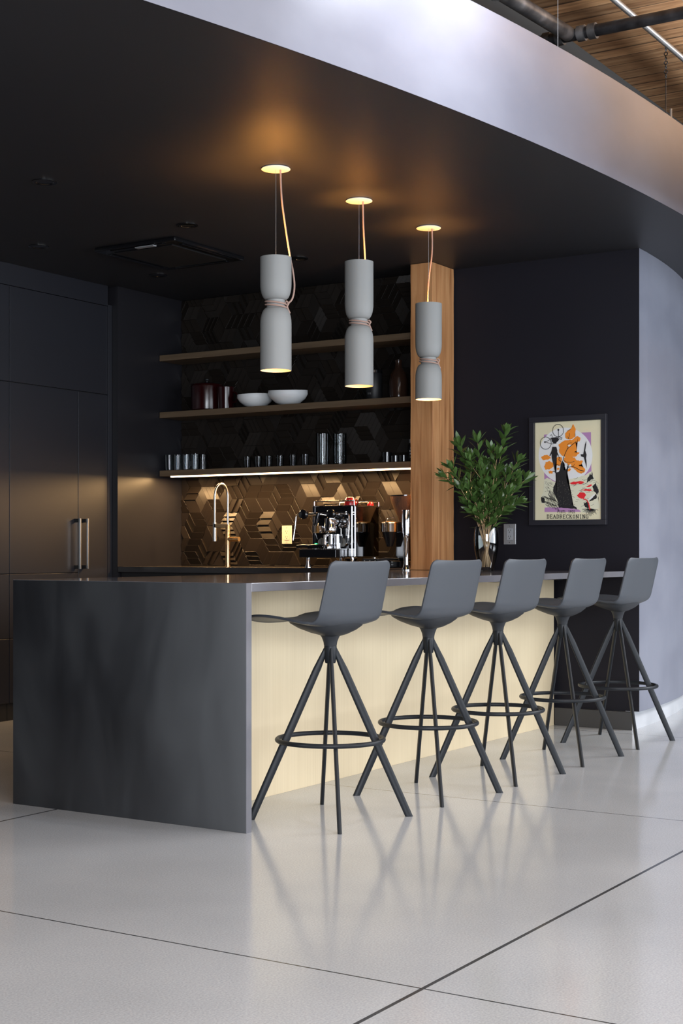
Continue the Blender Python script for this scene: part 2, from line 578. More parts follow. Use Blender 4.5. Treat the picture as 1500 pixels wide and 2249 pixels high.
def clip_poly(poly, y0, y1, z0, z1):
    for ax, lim, sgn in ((0, y0, 1), (0, y1, -1), (1, z0, 1), (1, z1, -1)):
        out = []
        for i in range(len(poly)):
            p, q = poly[i - 1], poly[i]
            dp, dq = sgn * (p[ax] - lim), sgn * (q[ax] - lim)
            if (dp >= 0) != (dq >= 0):
                t = dp / (dp - dq)
                out.append(tuple(p[j] + t * (q[j] - p[j]) for j in range(3)))
            if dq >= 0:
                out.append(q)
        poly = out
        if len(poly) < 3:
            return []
    return poly


tr = random.Random(21)
DIRS = [(math.cos(k * PI / 3) * S_T, math.sin(k * PI / 3) * S_T) for k in range(6)]
b.box((3.8885, 1.305, 0.986), (3.8995, 3.409, ZC - 0.002), M['grout'])


def tile_strip(c, e1, e2, t0, t1, up):
    """strip of the rhombus c + t*e1 + s*e2; one long edge stands proud: the upper one if up, else the lower"""
    g = 0.006
    lo, hi = 0.002, 0.0155
    rise = e1[1] if abs(e1[1]) > 0.01 else e1[0]
    h0, h1 = (lo, hi) if (rise > 0) == up else (hi, lo)
    cs = []
    for t, s, h in ((t0 + g, g, h0), (t1 - g, g, h1), (t1 - g, 1 - g, h1), (t0 + g, 1 - g, h0)):
        cs.append((c[0] + t * e1[0] + s * e2[0], c[1] + t * e1[1] + s * e2[1], h))
    cs = clip_poly(cs, 1.306, 3.408, 0.988, 2.94)
    if not cs:
        return
    k = len(cs)
    X = 3.889
    vs = [(X - h, y, z) for y, z, h in cs] + [(X, y, z) for y, z, h in cs]
    fs = [tuple(range(k))] + [(i, (i + 1) % k, k + (i + 1) % k, k + i) for i in range(k)]
    b.add(vs, fs, M['tile'])


for i in range(-28, 28):
    for j in range(-24, 24):
        if (i - j) % 3:
            continue
        cy, cz = Y0 + i * S_T + j * S_T * 0.5, Z0 + j * S_T * 0.8660254
        if not (1.1 < cy < 3.6 and 0.8 < cz < 3.1):
            continue
        par = tr.choice((0, 1))
        plain = tr.choice((0, 1, 2))
        up = tr.random() < 0.72
        nst = tr.choice((2, 2, 3))
        for k in range(3):
            d1 = DIRS[(par + 2 * k) % 6]
            d2 = DIRS[(par + 2 * k + 2) % 6]
            if k == plain:
                m_ = 1 if tr.random() < 0.6 else nst
                for q in range(m_):
                    tile_strip((cy, cz), d1, d2, q / m_, (q + 1) / m_, up)
            elif k == (plain + 1) % 3:        # the two neighbours share an edge: strips meet there as a chevron
                for q in range(nst):
                    tile_strip((cy, cz), d2, d1, q / nst, (q + 1) / nst, up)
            else:
                for q in range(nst):
                    tile_strip((cy, cz), d1, d2, q / nst, (q + 1) / nst, up)
tw = struct(b.build('wall_tile'))
tb = tw.modifiers.new('edge', 'BEVEL')
tb.width, tb.segments, tb.limit_method, tb.angle_limit = 0.0016, 1, 'ANGLE', math.radians(35)

# ------------------------------------------------------------------ tall cabinets on the left
YC = 3.462


def door_panel(x0, x1, z0, z1, name, parent, handle=None):
    g = 0.0022
    d = MB().box((x0 + g, YC, z0 + g), (x1 - g, YC + 0.02, z1 - g), M['cabinet']).build(name, parent, bevel=0.0012)
    if handle is not None:
        h = MB()
        for z in (0.985, 1.300):
            h.box((handle - 0.011, YC - 0.040, z - 0.012), (handle + 0.011, YC + 0.001, z + 0.012), M['black'])
        h.box((handle - 0.006, YC - 0.052, 0.972), (handle + 0.006, YC - 0.040, 1.314), M['steel'])
        h.build('handle', d, bevel=0.001)
    return d


def carcass(x0, x1, z0, z1, parent):
    return MB().box((x0 + 0.002, YC + 0.021, z0), (x1 - 0.002, 4.09, z1), M['black']).build('carcass', parent)


G = 'built-in charcoal cabinets on the left wall'
c = thing('tall_cabinet', 'wide charcoal tall cabinet with one bar handle, left of the narrow tall cabinet', 'cabinet', (0, 0, 0), group=G)
carcass(2.183, 2.827, 0.0, 2.18, c)
door_panel(2.183, 2.827, 0.946, 2.181, 'door', c, 2.797)
door_panel(2.183, 2.827, 0.530, 0.946, 'drawer', c)
door_panel(2.183, 2.827, 0.113, 0.530, 'drawer', c)
c = thing('tall_cabinet', 'narrow charcoal tall cabinet with bar handle at the dark corner gap', 'cabinet', (0, 0, 0), group=G)
carcass(2.827, 3.128, 0.0, 2.18, c)
door_panel(2.827, 3.128, 0.113, 2.181, 'door', c, 2.872)
MB().box((3.1295, YC - 0.002, 0.0), (3.170, 4.09, 2.812), M['cabinet']).build('side_panel', c, bevel=0.001)
c = thing('tall_cabinet', 'charcoal tall cabinet cut off by the left edge of the photo', 'cabinet', (0, 0, 0), group=G)
carcass(1.24, 2.183, 0.0, 2.18, c)
door_panel(1.24, 2.183, 0.946, 2.181, 'door', c)
door_panel(1.24, 2.183, 0.530, 0.946, 'drawer', c)
door_panel(1.24, 2.183, 0.113, 0.530, 'drawer', c)
c = thing('upper_cabinet', 'wide charcoal upper cabinet above the two cabinets with bar handles', 'cabinet', (0, 0, 0), group=G)
carcass(2.183, 3.128, 2.182, 2.802, c)
door_panel(2.183, 3.128, 2.183, 2.802, 'door', c)
c = thing('upper_cabinet', 'charcoal upper cabinet cut off by the left edge of the photo', 'cabinet', (0, 0, 0), group=G)
carcass(1.24, 2.183, 2.182, 2.802, c)
door_panel(1.24, 2.183, 2.183, 2.802, 'door', c)

# ------------------------------------------------------------------ island bar
ZI = 0.971
c = thing('bar_counter', 'long grey stone bar top folding down as a dark waterfall end panel', 'counter', (0, 0, 0))
b = MB()
front = [(1.5, -0.010), (3.088, -0.026)]
b.prism([(0.0342, 0.0)] + front + [(3.088, 1.248), (0.0342, 1.248)], ZI - 0.034, ZI, M['counter'])
b.build('worktop', c, bevel=0.0015)
b = MB()
b.prism([(3.0905, -0.026), (3.897, -0.072), (3.897, 1.304), (3.20, 1.304), (3.20, 1.248), (3.0905, 1.248)], ZI - 0.034, ZI, M['counter'])
b.build('worktop_extension', c, bevel=0.0015)
MB().box((0.0, 0.003, 0.0), (0.0336, 1.248, ZI - 0.0012), M['steel_panel']).build('end_panel', c, bevel=0.0008)
MB().box((0.0, 0.0, 0.0), (0.0340, 0.0028, ZI), M['counter']).box((0.0, 0.0028, ZI - 0.0010), (0.0340, 1.248, ZI), M['counter']).build('panel_edge', c)  # same slab as end_panel; lighter material puts the light on its edge
for x, y in ((1.70, 0.30), (2.44, 0.24), (3.17, 0.20)):
    k = MB()
    k.prism([(x - 0.03, y - 0.13), (x + 0.03, y - 0.13), (x + 0.03, 0.40), (x - 0.03, 0.40)], ZI - 0.043, ZI - 0.0345, M['black'])
    k.build('support_bracket', c, bevel=0.001)
tag(MB().box((0.036, 0.415, 0.0), (3.856, 1.20, ZI - 0.044), M['veneer']).build('island_cabinet', bevel=0.001),
    'pale maple veneered panel front beneath the bar counter', 'cabinet')

# back counter along the tiled wall
c = thing('back_counter', 'black back counter under the lit tiles with sink cabinet below', 'counter', (0, 0, 0))
MB().box((3.172, 1.308, 0.945), (3.888, 3.408, 0.985), M['counter_dark']).build('worktop', c, bevel=0.002)
MB().box((3.20, 1.32, 0.10), (3.886, 3.40, 0.944), M['black']).build('base_cabinet', c)

# timber post
b = MB()
prof = []
NZ = 26
pr = random.Random(3)
for q, (x, y) in enumerate(((3.590, 1.138), (3.884, 1.138), (3.884, 1.303), (3.590, 1.303))):
    pass
vs, fs = [], []
for i in range(NZ + 1):
    z = ZI + 0.001 + (ZC - 0.002 - ZI) * i / NZ
    for x, y in ((3.590, 1.138), (3.884, 1.138), (3.884, 1.300), (3.590, 1.300)):
        vs.append((x + pr.uniform(-.0012, .0012), y + pr.uniform(-.0012, .0012), z))
for i in range(NZ):
    for k in range(4):
        k2 = (k + 1) % 4
        fs.append((i * 4 + k, i * 4 + k2, i * 4 + 4 + k2, i * 4 + 4 + k))
fs += [(3, 2, 1, 0), tuple(NZ * 4 + k for k in range(4))]
b.add(vs, fs, M['timber'])
tag(b.build('timber_post', bevel=0.003), 'rough sawn warm brown timber post standing at the end of the shelves', 'post')

# ------------------------------------------------------------------ shelves with LED strip
G = 'open oak shelves on the back wall'
for z, lab in ((2.510, 'topmost empty oak wall shelf, near the ceiling'), (2.098, 'middle oak wall shelf holding the white bowls')):
    tag(MB().box((3.625, 1.302, z - 0.042), (3.876, 3.406, z), M['shelf_wood']).build('wall_shelf', bevel=0.001), lab, 'shelf', G)
c = thing('wall_shelf', 'lowest oak wall shelf with a glowing light strip below, holding the glasses', 'shelf', (0, 0, 0), group=G)
MB().box((3.625, 1.302, 1.634), (3.876, 3.406, 1.675), M['shelf_wood']).build('board', c, bevel=0.001)
MB().box((3.632, 1.302, 1.624), (3.650, 3.310, 1.6338), M['led']).build('light_strip', c)

led = area_light('shelf_led_glow', (3.641, 2.306, 1.6225), (3.641, 2.306, 1.0), 0.014, 2.0, 62, (1.0, 0.60, 0.26))
led.rotation_euler = (0, 0, 0)
# ------------------------------------------------------------------ things on the shelves
G = 'white bowls on the middle shelf'


def wavy_bowl(R, H, ph, amp):
    vs, fs = [], []
    n = 48
    prof = [(0.30, 0.0), (0.62, 0.16), (0.88, 0.45), (1.0, 0.74), (0.985, 1.0), (0.955, 0.995), (0.93, 0.72), (0.80, 0.42), (0.5, 0.18), (0.02, 0.10)]
    for r, z in prof:
        for k in range(n):
            a = 2 * PI * k / n
            wv = 1 + amp * z * math.sin(a + ph)
            rr = R * r * (1 + 0.04 * z * math.cos(2 * a + ph))
            vs.append((rr * math.cos(a), rr * math.sin(a), H * z * wv))
    for i in range(len(prof) - 1):
        for k in range(n):
            k2 = (k + 1) % n
            fs.append((i * n + k, i * n + k2, (i + 1) * n + k2, (i + 1) * n + k))
    fs.append(tuple(range(n - 1, -1, -1)))
    fs.append(tuple((len(prof) - 1) * n + k for k in range(n)))
    return MB().add(vs, fs, M['ceramic'], True)


tag(wavy_bowl(0.125, 0.092, 2.2, 0.03).build('bowl', loc=(3.735, 2.632, 2.099)), 'smaller low white ceramic bowl on the middle shelf, partly behind the larger bowl', 'bowl', G)
tag(wavy_bowl(0.135, 0.105, 1.2, 0.10).build('bowl', loc=(3.72, 2.345, 2.099)), 'larger white ceramic bowl with wavy rim on the middle shelf', 'bowl', G)

t = thing('cooking_pot', 'large dark red enamel pot on the middle shelf, left of the bowls', 'pot', (3.755, 3.075, 2.099))
MB().lathe([(0.10, 0), (0.113, 0.01), (0.115, 0.175), (0.118, 0.18), (0.110, 0.18), (0.106, 0.172), (0.104, 0.012)], M['red_enamel'], n=40).build('body', t)
l = MB().lathe([(0.117, 0.181), (0.112, 0.19), (0.06, 0.203), (0.0, 0.206)], M['red_enamel'], n=40).build('lid', t)
MB().lathe([(0.008, 0.205), (0.008, 0.216), (0.017, 0.222), (0.016, 0.232), (0.0, 0.234)], M['black'], n=20).build('knob', l)
t = thing('mug', 'dark red enamel mug between the large red pot and the bowls', 'mug', (3.735, 2.890, 2.099))
MB().lathe([(0.045, 0), (0.055, 0.006), (0.060, 0.155), (0.061, 0.160), (0.056, 0.160), (0.053, 0.02), (0.0, 0.018)], M['red_enamel'], n=32).build('body', t)
MB().torus((0.0, -0.066, 0.085), 0.036, 0.006, M['red_enamel'], 28, 8, (1, 0, 0)).build('handle', t)
tag(MB().lathe([(0.05, 0), (0.062, 0.01), (0.064, 0.12), (0.055, 0.16), (0.028, 0.20), (0.022, 0.235), (0.026, 0.255), (0.02, 0.256), (0.0, 0.25)], M['brown_glass'], n=36).build('bottle', loc=(3.74, 1.475, 2.099)),
    'dark glossy bottle on the middle shelf next to the timber post', 'bottle')
t = thing('canister', 'black canister with a steel clasp on the middle shelf, beside the dark bottle', 'canister', (3.745, 1.665, 2.099))
MB().lathe([(0.052, 0), (0.055, 0.004), (0.055, 0.175), (0.052, 0.18)], M['black'], n=32).build('body', t)
MB().lathe([(0.056, 0.180), (0.056, 0.198), (0.05, 0.204)], M['gloss_black'], n=32).build('lid', t)
MB().box((-0.064, -0.006, 0.035), (-0.054, 0.012, 0.048), M['steel']).build('clasp', t)


def tumbler(r0, r1, h, base=0.010, wall=0.0022):
    return MB().lathe([(r0 * 0.92, 0), (r0, 0.003), (r1, h), (r1 - wall * 0.6, h + 0.001), (r1 - wall, h), (r0 - wall, base), (0.001, base)], M['tumbler'], n=28)


ZS = 1.676
G = 'clear tumblers clustered at the left end of the lowest shelf'
first = tumbler(0.032, 0.035, 0.112).build('tumbler')
spots = [(3.668, 3.352), (3.668, 3.272), (3.668, 3.192), (3.668, 3.112), (3.752, 3.352), (3.752, 3.272), (3.752, 3.192), (3.752, 3.112)]
names = ['at the left end of the front row of four', 'second from the left in the front row of four', 'third from the left in the front row of four', 'at the right end of the front row of four',
         'at the left end of the back row of four', 'second from the left in the back row of four', 'third from the left in the back row of four', 'at the right end of the back row of four']
for q, ((x, y), nm) in enumerate(zip(spots, names)):
    o = first if q == 0 else first.copy()
    if q:
        COL.objects.link(o)
    o.location = (x, y, ZS)
    tag(o, 'clear tumbler ' + nm + ' on the lowest shelf', 'glass', G)
G = 'small clear glasses in a row on the lowest shelf'
first = tumbler(0.024, 0.027, 0.082, 0.008).build('juice_glass')
names = ['leftmost small clear glass of the row of six under the bowls', 'second small clear glass from the left in the row of six', 'third small clear glass from the left in the row of six',
         'fourth small clear glass from the left in the row of six', 'fifth small clear glass from the left in the row of six', 'rightmost small clear glass of the row of six, nearest the tall glasses']
for q, y in enumerate((2.705, 2.610, 2.520, 2.424, 2.316, 2.214)):
    o = first if q == 0 else first.copy()
    if q:
        COL.objects.link(o)
    o.location = (3.74, y, ZS)
    tag(o, names[q], 'glass', G)
G = 'tall clear glass vases on the lowest shelf'
first = tumbler(0.046, 0.047, 0.215, 0.014, 0.003).build('tall_glass')
for q, (x, y, lb) in enumerate(((3.70, 2.045, 'front tall clear glass cylinder on the lowest shelf, taller than all tumblers'), (3.775, 1.955, 'tall clear glass cylinder standing just behind the front one'))):
    o = first if q == 0 else first.copy()
    if q:
        COL.objects.link(o)
    o.location = (x, y, ZS)
    tag(o, lb, 'vase', G)
G = 'black cups near the timber post on the lowest shelf'
tag(MB().lathe([(0.03, 0), (0.033, 0.003), (0.034, 0.072), (0.031, 0.072), (0.029, 0.006), (0.0, 0.005)], M['gloss_black'], n=28).build('cup', loc=(3.735, 1.560, ZS)),
    'taller black cup at the left of the four black cups near the timber post', 'cup', G)
first = MB().lathe([(0.024, 0), (0.027, 0.003), (0.028, 0.042), (0.025, 0.042), (0.024, 0.006), (0.0, 0.005)], M['gloss_black'], n=28).build('cup')
for q, (x, y, lb) in enumerate(((3.665, 1.520, 'short black cup just right of the taller black cup'), (3.665, 1.455, 'middle short black cup of the three near the timber post'), (3.665, 1.392, 'short black cup in front of the labelled jar'))):
    o = first if q == 0 else first.copy()
    if q:
        COL.objects.link(o)
    o.location = (x, y, ZS)
    tag(o, lb, 'cup', G)
t = thing('storage_jar', 'black storage jar with pale print and grey lid against the timber post', 'jar', (3.77, 1.365, ZS))
MB().lathe([(0.046, 0), (0.05, 0.004), (0.05, 0.115), (0.04, 0.128)], M['gloss_black'], n=36).build('body', t)
MB().lathe([(0.041, 0.128), (0.041, 0.150), (0.036, 0.154)], M['plate'], n=36).build('lid', t)
k = MB()
for z0, z1, a0, a1 in ((0.085, 0.100, 170, 186), (0.068, 0.080, 160, 185), (0.05, 0.06, 165, 188), (0.03, 0.036, 168, 182)):
    vs = []
    m_ = 6
    for i in range(m_ + 1):
        a = math.radians(a0 + (a1 - a0) * i / m_)
        vs += [(0.0505 * math.cos(a), 0.0505 * math.sin(a), z0), (0.0505 * math.cos(a), 0.0505 * math.sin(a), z1)]
    k.add(vs, [(2 * i, 2 * i + 2, 2 * i + 3, 2 * i + 1) for i in range(m_)], M['jar_label'])
k.build('label', t)


# ------------------------------------------------------------------ outlets
def outlet(y, z, x, w, h, mplate, mrec, label, facing='x', loc3=None):
    t = thing('power_outlet', label, 'outlet', (x, y, z), -PI / 2 if facing == 'x' else 0, 'power outlets')
    MB().box((-w / 2, -0.006, -h / 2), (w / 2, 0, h / 2), mplate).build('cover_plate', t, bevel=0.002)
    r = MB()
    r.box((-w * 0.24, -0.0085, -h * 0.29), (w * 0.24, -0.0062, h * 0.29), mrec)
    rec = r.build('receptacle', t, bevel=0.001)
    s = MB()
    for zc in (-h * 0.15, h * 0.15):
        s.box((-w * 0.10, -0.0090, zc + 0.001), (-w * 0.07, -0.0086, zc + 0.010), M['slot'])
        s.box((w * 0.07, -0.0090, zc + 0.001), (w * 0.10, -0.0086, zc + 0.010), M['slot'])
        s.cyl((0, -0.0086, zc - 0.007), (0, -0.0091, zc - 0.007), 0.003, M['slot'], 12)
    s.build('slots', rec)
    for zc in (-h * 0.40, h * 0.40):
        MB().cyl((0, -0.0060, zc), (0, -0.0075, zc), 0.003, M['steel'], 12).build('screw', t)
    return t


outlet(0.739, 1.202, 3.899, 0.086, 0.132, M['plate'], M['receptacle'], 'brushed metal power outlet on the dark wall, right of the vase')
outlet(2.456, 1.207, 3.874, 0.084, 0.129, M['plate_white'], M['plate_white'], 'ivory power outlet on the tiles, left of the espresso machine')
outlet(1.868, 1.207, 3.874, 0.084, 0.129, M['plate_white'], M['plate_white'], 'ivory power outlet on the tiles, half hidden behind the espresso machine')
t = outlet(0.4148, 0.83, 3.095, 0.086, 0.118, M['plate_grey'], M['plate_grey'], 'white power outlet on the maple bar front, half hidden behind a stool back', facing='y')

# ------------------------------------------------------------------ faucet
ZK = 0.9855
t = thing('kitchen_faucet', 'tall brushed brass kitchen faucet with hooped spout in front of the tiles', 'faucet', (3.60, 2.772, ZK))
MB().lathe([(0.024, 0), (0.024, 0.004), (0.0185, 0.006), (0.0185, 0.290), (0.017, 0.294)], M['brass'], n=28).build('body', t)
arc = [(0, 0, 0.29), (0, 0, 0.44)] + [(-0.062 + 0.062 * math.cos(a), 0.010 * (1 - math.cos(a)), 0.49 + 0.085 * math.sin(a)) for a in [PI * i / 14 for i in range(15)]] + [(-0.124, 0.02, 0.44), (-0.124, 0.02, 0.30)]
MB().tube(spline(arc, 3), 0.0085, M['steel'], 14).build('spout', t)
MB().cyl((-0.124, 0.02, 0.175), (-0.124, 0.02, 0.305), 0.0145, M['steel'], 24).build('spray_head', t)
MB().box((-0.140, 0.004, 0.270), (0.02, 0.018, 0.296), M['black']).build('holder_arm', t, bevel=0.002)
MB().cyl((0, 0.0, 0.190), (0, -0.098, 0.190), 0.0165, M['brass'], 24).build('lever_handle', t)

# ------------------------------------------------------------------ espresso machine (local: front faces -y, x to the right)
t = thing('espresso_machine', 'polished black and chrome espresso machine on the back counter', 'coffee machine', (3.35, 1.735, ZK), -PI / 2)
b = MB()
b.box((-0.165, 0.0, 0.068), (0.165, 0.30, 0.400), M['mirror_dark'])
b.build('body', t, bevel=0.006)
MB().box((-0.140, -0.005, 0.125), (0.138, -0.0005, 0.394), M['gloss_black']).build('front_panel', t, bevel=0.002)
b = MB()
for x in (-0.142, 0.138, 0.162):
    b.box((x, -0.007, 0.070), (x + 0.0028, -0.001, 0.400), M['chrome'])
b.box((-0.165, -0.004, 0.3985), (0.165, 0.34, 0.403), M['chrome'])
b.build('edge_trim', t, bevel=0.001)
MB().box((-0.168, -0.150, 0.066), (0.110, -0.006, 0.118), M['gloss_black']).build('drip_tray', t, bevel=0.003)
b = MB()
for x in (-0.155 + 0.016 * i for i in range(17)):
    b.box((x, -0.146, 0.1185), (x + 0.009, -0.010, 0.1225), M['steel'])
b.build('drip_grate', t)
for x, y in ((-0.13, -0.10), (0.13, 0.02), (-0.13, 0.30), (0.13, 0.30)):
    MB().lathe([(0.022, 0), (0.022, 0.006), (0.014, 0.03), (0.012, 0.067)], M['chrome'], (x, y, 0), 24).build('foot', t)
# group head
b = MB()
b.lathe([(0.030, 0), (0.036, 0.02), (0.036, 0.075), (0.030, 0.090)], M['chrome'], (0.028, -0.005, 0.300), 28, (0, -1, 0))
b.lathe([(0.040, 0.225), (0.044, 0.232), (0.044, 0.262), (0.036, 0.275), (0.034, 0.318)], M['chrome'], (0.028, -0.085, 0), 32)
b.cyl((0.028, -0.085, 0.318), (0.028, -0.085, 0.345), 0.018, M['chrome'])
b.build('group_head', t)
k = MB()
k.tube([(0.02, -0.09, 0.335), (-0.02, -0.12, 0.345), (-0.035, -0.13, 0.340)], 0.006, M['chrome'])
k.tube([(-0.030, -0.13, 0.352), (-0.036, -0.132, 0.330), (-0.052, -0.135, 0.272)], [0.012, 0.014, 0.011], M['gloss_black'], 14)
k.build('brew_lever', t)
# portafilter held in the group, with its basket to the left
k = MB()
k.lathe([(0.036, 0.195), (0.039, 0.200), (0.039, 0.238), (0.041, 0.242)], M['chrome'], (-0.045, -0.120, 0.028), 30)
k.tube([(-0.045, -0.12, 0.262), (-0.040, -0.12, 0.288)], 0.006, M['brass'], 10)
pf = k.build('portafilter', t)
k = MB()
k.tube([(0.028, -0.10, 0.215), (0.030, -0.150, 0.205), (0.032, -0.155, 0.150)], 0.011, M['chrome'], 12)
k.cyl((0.020, -0.06, 0.125), (0.020, -0.06, 0.215), 0.017, M['chrome'], 24)
k.cyl((0.066, -0.06, 0.125), (0.066, -0.06, 0.215), 0.017, M['chrome'], 24)
k.build('brew_spouts', t)
# steam and water knobs with their wands
for x, lb in ((-0.172, None), (0.030, None)):
    xx = -0.172 if x < 0 else 0.040
    k = MB()
    prof = [(0.012, 0), (0.030, 0.004), (0.033, 0.012), (0.033, 0.026), (0.026, 0.034), (0.0, 0.036)]
    k.lathe(prof, M['gloss_black'], (xx, -0.075, 0.345), 12, (0, -1, 0))
    kn = k.build('valve_knob', t)
    MB().cyl((xx, -0.076, 0.345), (xx, 0.0, 0.345), 0.010, M['chrome'], 16).build('valve_stem', kn)
MB().cyl((-0.172, -0.045, 0.347), (-0.02, -0.045, 0.347), 0.0095, M['chrome'], 16).build('valve_pipe', t)
MB().cyl((0.05, -0.045, 0.35), (0.125, -0.045, 0.352), 0.0095, M['chrome'], 16).build('valve_pipe', t)
MB().tube(spline([(-0.18, -0.045, 0.350), (-0.215, -0.055, 0.356), (-0.245, -0.065, 0.335), (-0.252, -0.07, 0.27), (-0.262, -0.08, 0.178)], 6), [0.0055] * 25, M['chrome'], 10).build('steam_wand', t)
MB().tube(spline([(0.118, -0.045, 0.355), (0.145, -0.05, 0.340), (0.152, -0.055, 0.28), (0.150, -0.06, 0.19)], 6), 0.0055, M['chrome'], 10).build('steam_wand', t)
MB().tube([(-0.125, -0.04, 0.33), (-0.115, -0.05, 0.26), (-0.085, -0.06, 0.185)], 0.003, M['chrome'], 8).build('wand_tube', t)
for x in (-0.078, 0.080):
    k = MB().lathe([(0.031, 0), (0.031, 0.012), (0.028, 0.014)], M['chrome'], (x, -0.006, 0.163), 32, (0, -1, 0)).build('pressure_gauge', t)
    MB().lathe([(0.027, 0.0), (0.027, 0.0012)], M['dial'], (x, -0.0195, 0.163), 32, (0, -1, 0)).build('dial', k)
    MB().box((x - 0.0012, -0.0218, 0.150), (x + 0.0012, -0.0209, 0.184), M['speck']).build('needle', k)
for x in (0.075, 0.118):
    k = MB().torus((x, -0.030, 0.268), 0.014, 0.003, M['chrome'], 24, 8, (0, 1, 0)).build('steam_lever', t)
    MB().tube([(x, -0.03, 0.254), (x + 0.002, -0.032, 0.20)], 0.003, M['chrome'], 8).build('rod', k)
    MB().tube([(x + 0.002, -0.032, 0.205), (x + 0.004, -0.033, 0.160)], [0.007, 0.009], M['gloss_black'], 12).build('grip', k)
MB().cyl((0.06, -0.03, 0.268), (0.13, -0.03, 0.268), 0.003, M['chrome'], 8).build('lever_axle', t)
MB().cyl((-0.130, -0.005, 0.148), (-0.130, -0.014, 0.148), 0.010, M['green_led'], 20).build('power_light', t)
k = MB()
for x in (-0.155, 0.15):
    for y in (0.01, 0.32):
        k.cyl((x, y, 0.403), (x, y, 0.432), 0.004, M['chrome'], 10)
for y in (0.01, 0.32):
    k.cyl((-0.155, y, 0.432), (0.15, y, 0.432), 0.0035, M['chrome'], 10)
for x in (-0.155, 0.15):
    k.cyl((x, 0.01, 0.432), (x, 0.32, 0.432), 0.0035, M['chrome'], 10)
k.build('cup_rail', t)

G = 'loose portafilters on the drip tray'


def loose_porta(x, y, z, rz, label):
    p = thing('portafilter', label, 'portafilter', (x, y, z), rz, G)
    MB().tube([(-0.145, 0, 0.012), (-0.10, 0, 0.016), (-0.035, 0, 0.014)], [0.013, 0.0135, 0.010], M['gloss_black'], 14).build('handle', p)
    MB().lathe([(0.026, 0), (0.030, 0.004), (0.030, 0.026), (0.032, 0.030)], M['chrome'], (0.0, 0, 0), 28).build('basket', p)
    MB().cyl((-0.04, 0, 0.014), (-0.025, 0, 0.014), 0.007, M['chrome'], 12).build('neck', p)
    return p


loose_porta(3.262, 1.722, ZK + 0.1230, PI * 0.5 + PI + 0.10, 'black handled portafilter lying on the drip tray, nearer the bar')
loose_porta(3.315, 1.845, ZK + 0.1230, PI * 0.5 + PI + 0.05, 'black handled portafilter lying behind at the left edge of the drip tray')
G = 'small steel cups under the group head'
first = MB().lathe([(0.020, 0), (0.022, 0.002), (0.023, 0.036), (0.021, 0.036), (0.019, 0.004), (0.0, 0.003)], M['chrome'], n=24).build('steel_cup')
first.location = (3.30, 1.672, ZK + 0.123)
tag(first, 'small steel cup at the right corner of the drip tray', 'cup', G)
t2 = thing('espresso_cup', 'red espresso cup turned upside down on the espresso machine', 'cup', (3.425, 1.655, ZK + 0.404))
MB().lathe([(0.040, 0), (0.041, 0.003), (0.037, 0.028), (0.026, 0.050), (0.022, 0.052), (0.0, 0.051)], M['red_cup'], n=36).build('body', t2)
MB().torus((0, -0.043, 0.022), 0.014, 0.004, M['red_cup'], 20, 8, (1, 0, 0)).build('handle', t2)
t2 = thing('espresso_cup', 'red espresso cup at the back right corner of the espresso machine', 'cup', (3.63, 1.625, ZK + 0.404))
MB().lathe([(0.021, 0), (0.022, 0.003), (0.020, 0.018), (0.013, 0.028), (0.0, 0.028)], M['red_cup'], n=28).build('body', t2)
# knock drawer under the machine
t2 = thing('knock_drawer', 'low black knock drawer with steel studs beside the espresso machine', 'drawer', (3.45, 1.56, ZK), -PI / 2)
MB().box((-0.018, 0.0, 0.0005), (0.10, 0.28, 0.060), M['black']).build('body', t2, bevel=0.003)
k = MB()
for x in (0.0, 0.04, 0.08):
    k.cyl((x, 0.0, 0.045), (x, -0.004, 0.045), 0.004, M['steel'], 12)
k.build('studs', t2)

# ------------------------------------------------------------------ grinder
t = thing('coffee_grinder', 'black coffee grinder with brown hopper and chrome doser beside the timber post', 'coffee grinder', (3.68, 1.408, ZK), -PI / 2)
b = MB()
b.box((-0.075, -0.11, 0.0), (0.045, 0.13, 0.045), M['gloss_black'])
b.build('base', t, bevel=0.006)
b = MB()
b.box((-0.045, -0.02, 0.0455), (0.045, 0.11, 0.30), M['gloss_black'])
b.build('body', t, bevel=0.015)
MB().lathe([(0.042, 0.0), (0.048, 0.02), (0.093, 0.125), (0.100, 0.165), (0.097, 0.166), (0.090, 0.126), (0.045, 0.022), (0.038, 0.002)], M['amber'], (-0.005, 0.04, 0.302), 36, closed=True).build('hopper', t)
MB().lathe([(0.102, 0.468), (0.102, 0.474), (0.03, 0.476)], M['gloss_black'], (-0.005, 0.04, 0), 36).build('hopper_lid', t)
b = MB()
b.lathe([(0.054, 0.232), (0.056, 0.236), (0.056, 0.284), (0.058, 0.288)], M['chrome'], (-0.055, -0.075, 0), 32)
b.lathe([(0.050, 0.288), (0.058, 0.2885), (0.058, 0.296), (0.02, 0.302)], M['brass'], (-0.055, -0.075, 0), 32)
b.build('doser', t)
MB().lathe([(0.012, 0.135), (0.020, 0.138), (0.050, 0.231)], M['gloss_black'], (-0.055, -0.075, 0), 28).build('chute', t)
MB().tube(spline([(-0.01, -0.09, 0.325), (-0.04, -0.12, 0.318), (-0.055, -0.135, 0.285), (-0.055, -0.137, 0.262)], 5), 0.003, M['chrome'], 8).build('doser_lever', t)
k = MB()
for z in (0.036, 0.020):
    k.cyl((-0.015, -0.11, z), (-0.015, -0.114, z), 0.006, M['steel'], 14)
k.build('base_screws', t)
MB().tube([(-0.09, -0.12, 0.058), (-0.062, -0.115, 0.063), (0.03, -0.115, 0.060), (0.04, -0.12, 0.052)], 0.003, M['steel'], 8).build('fork', t)

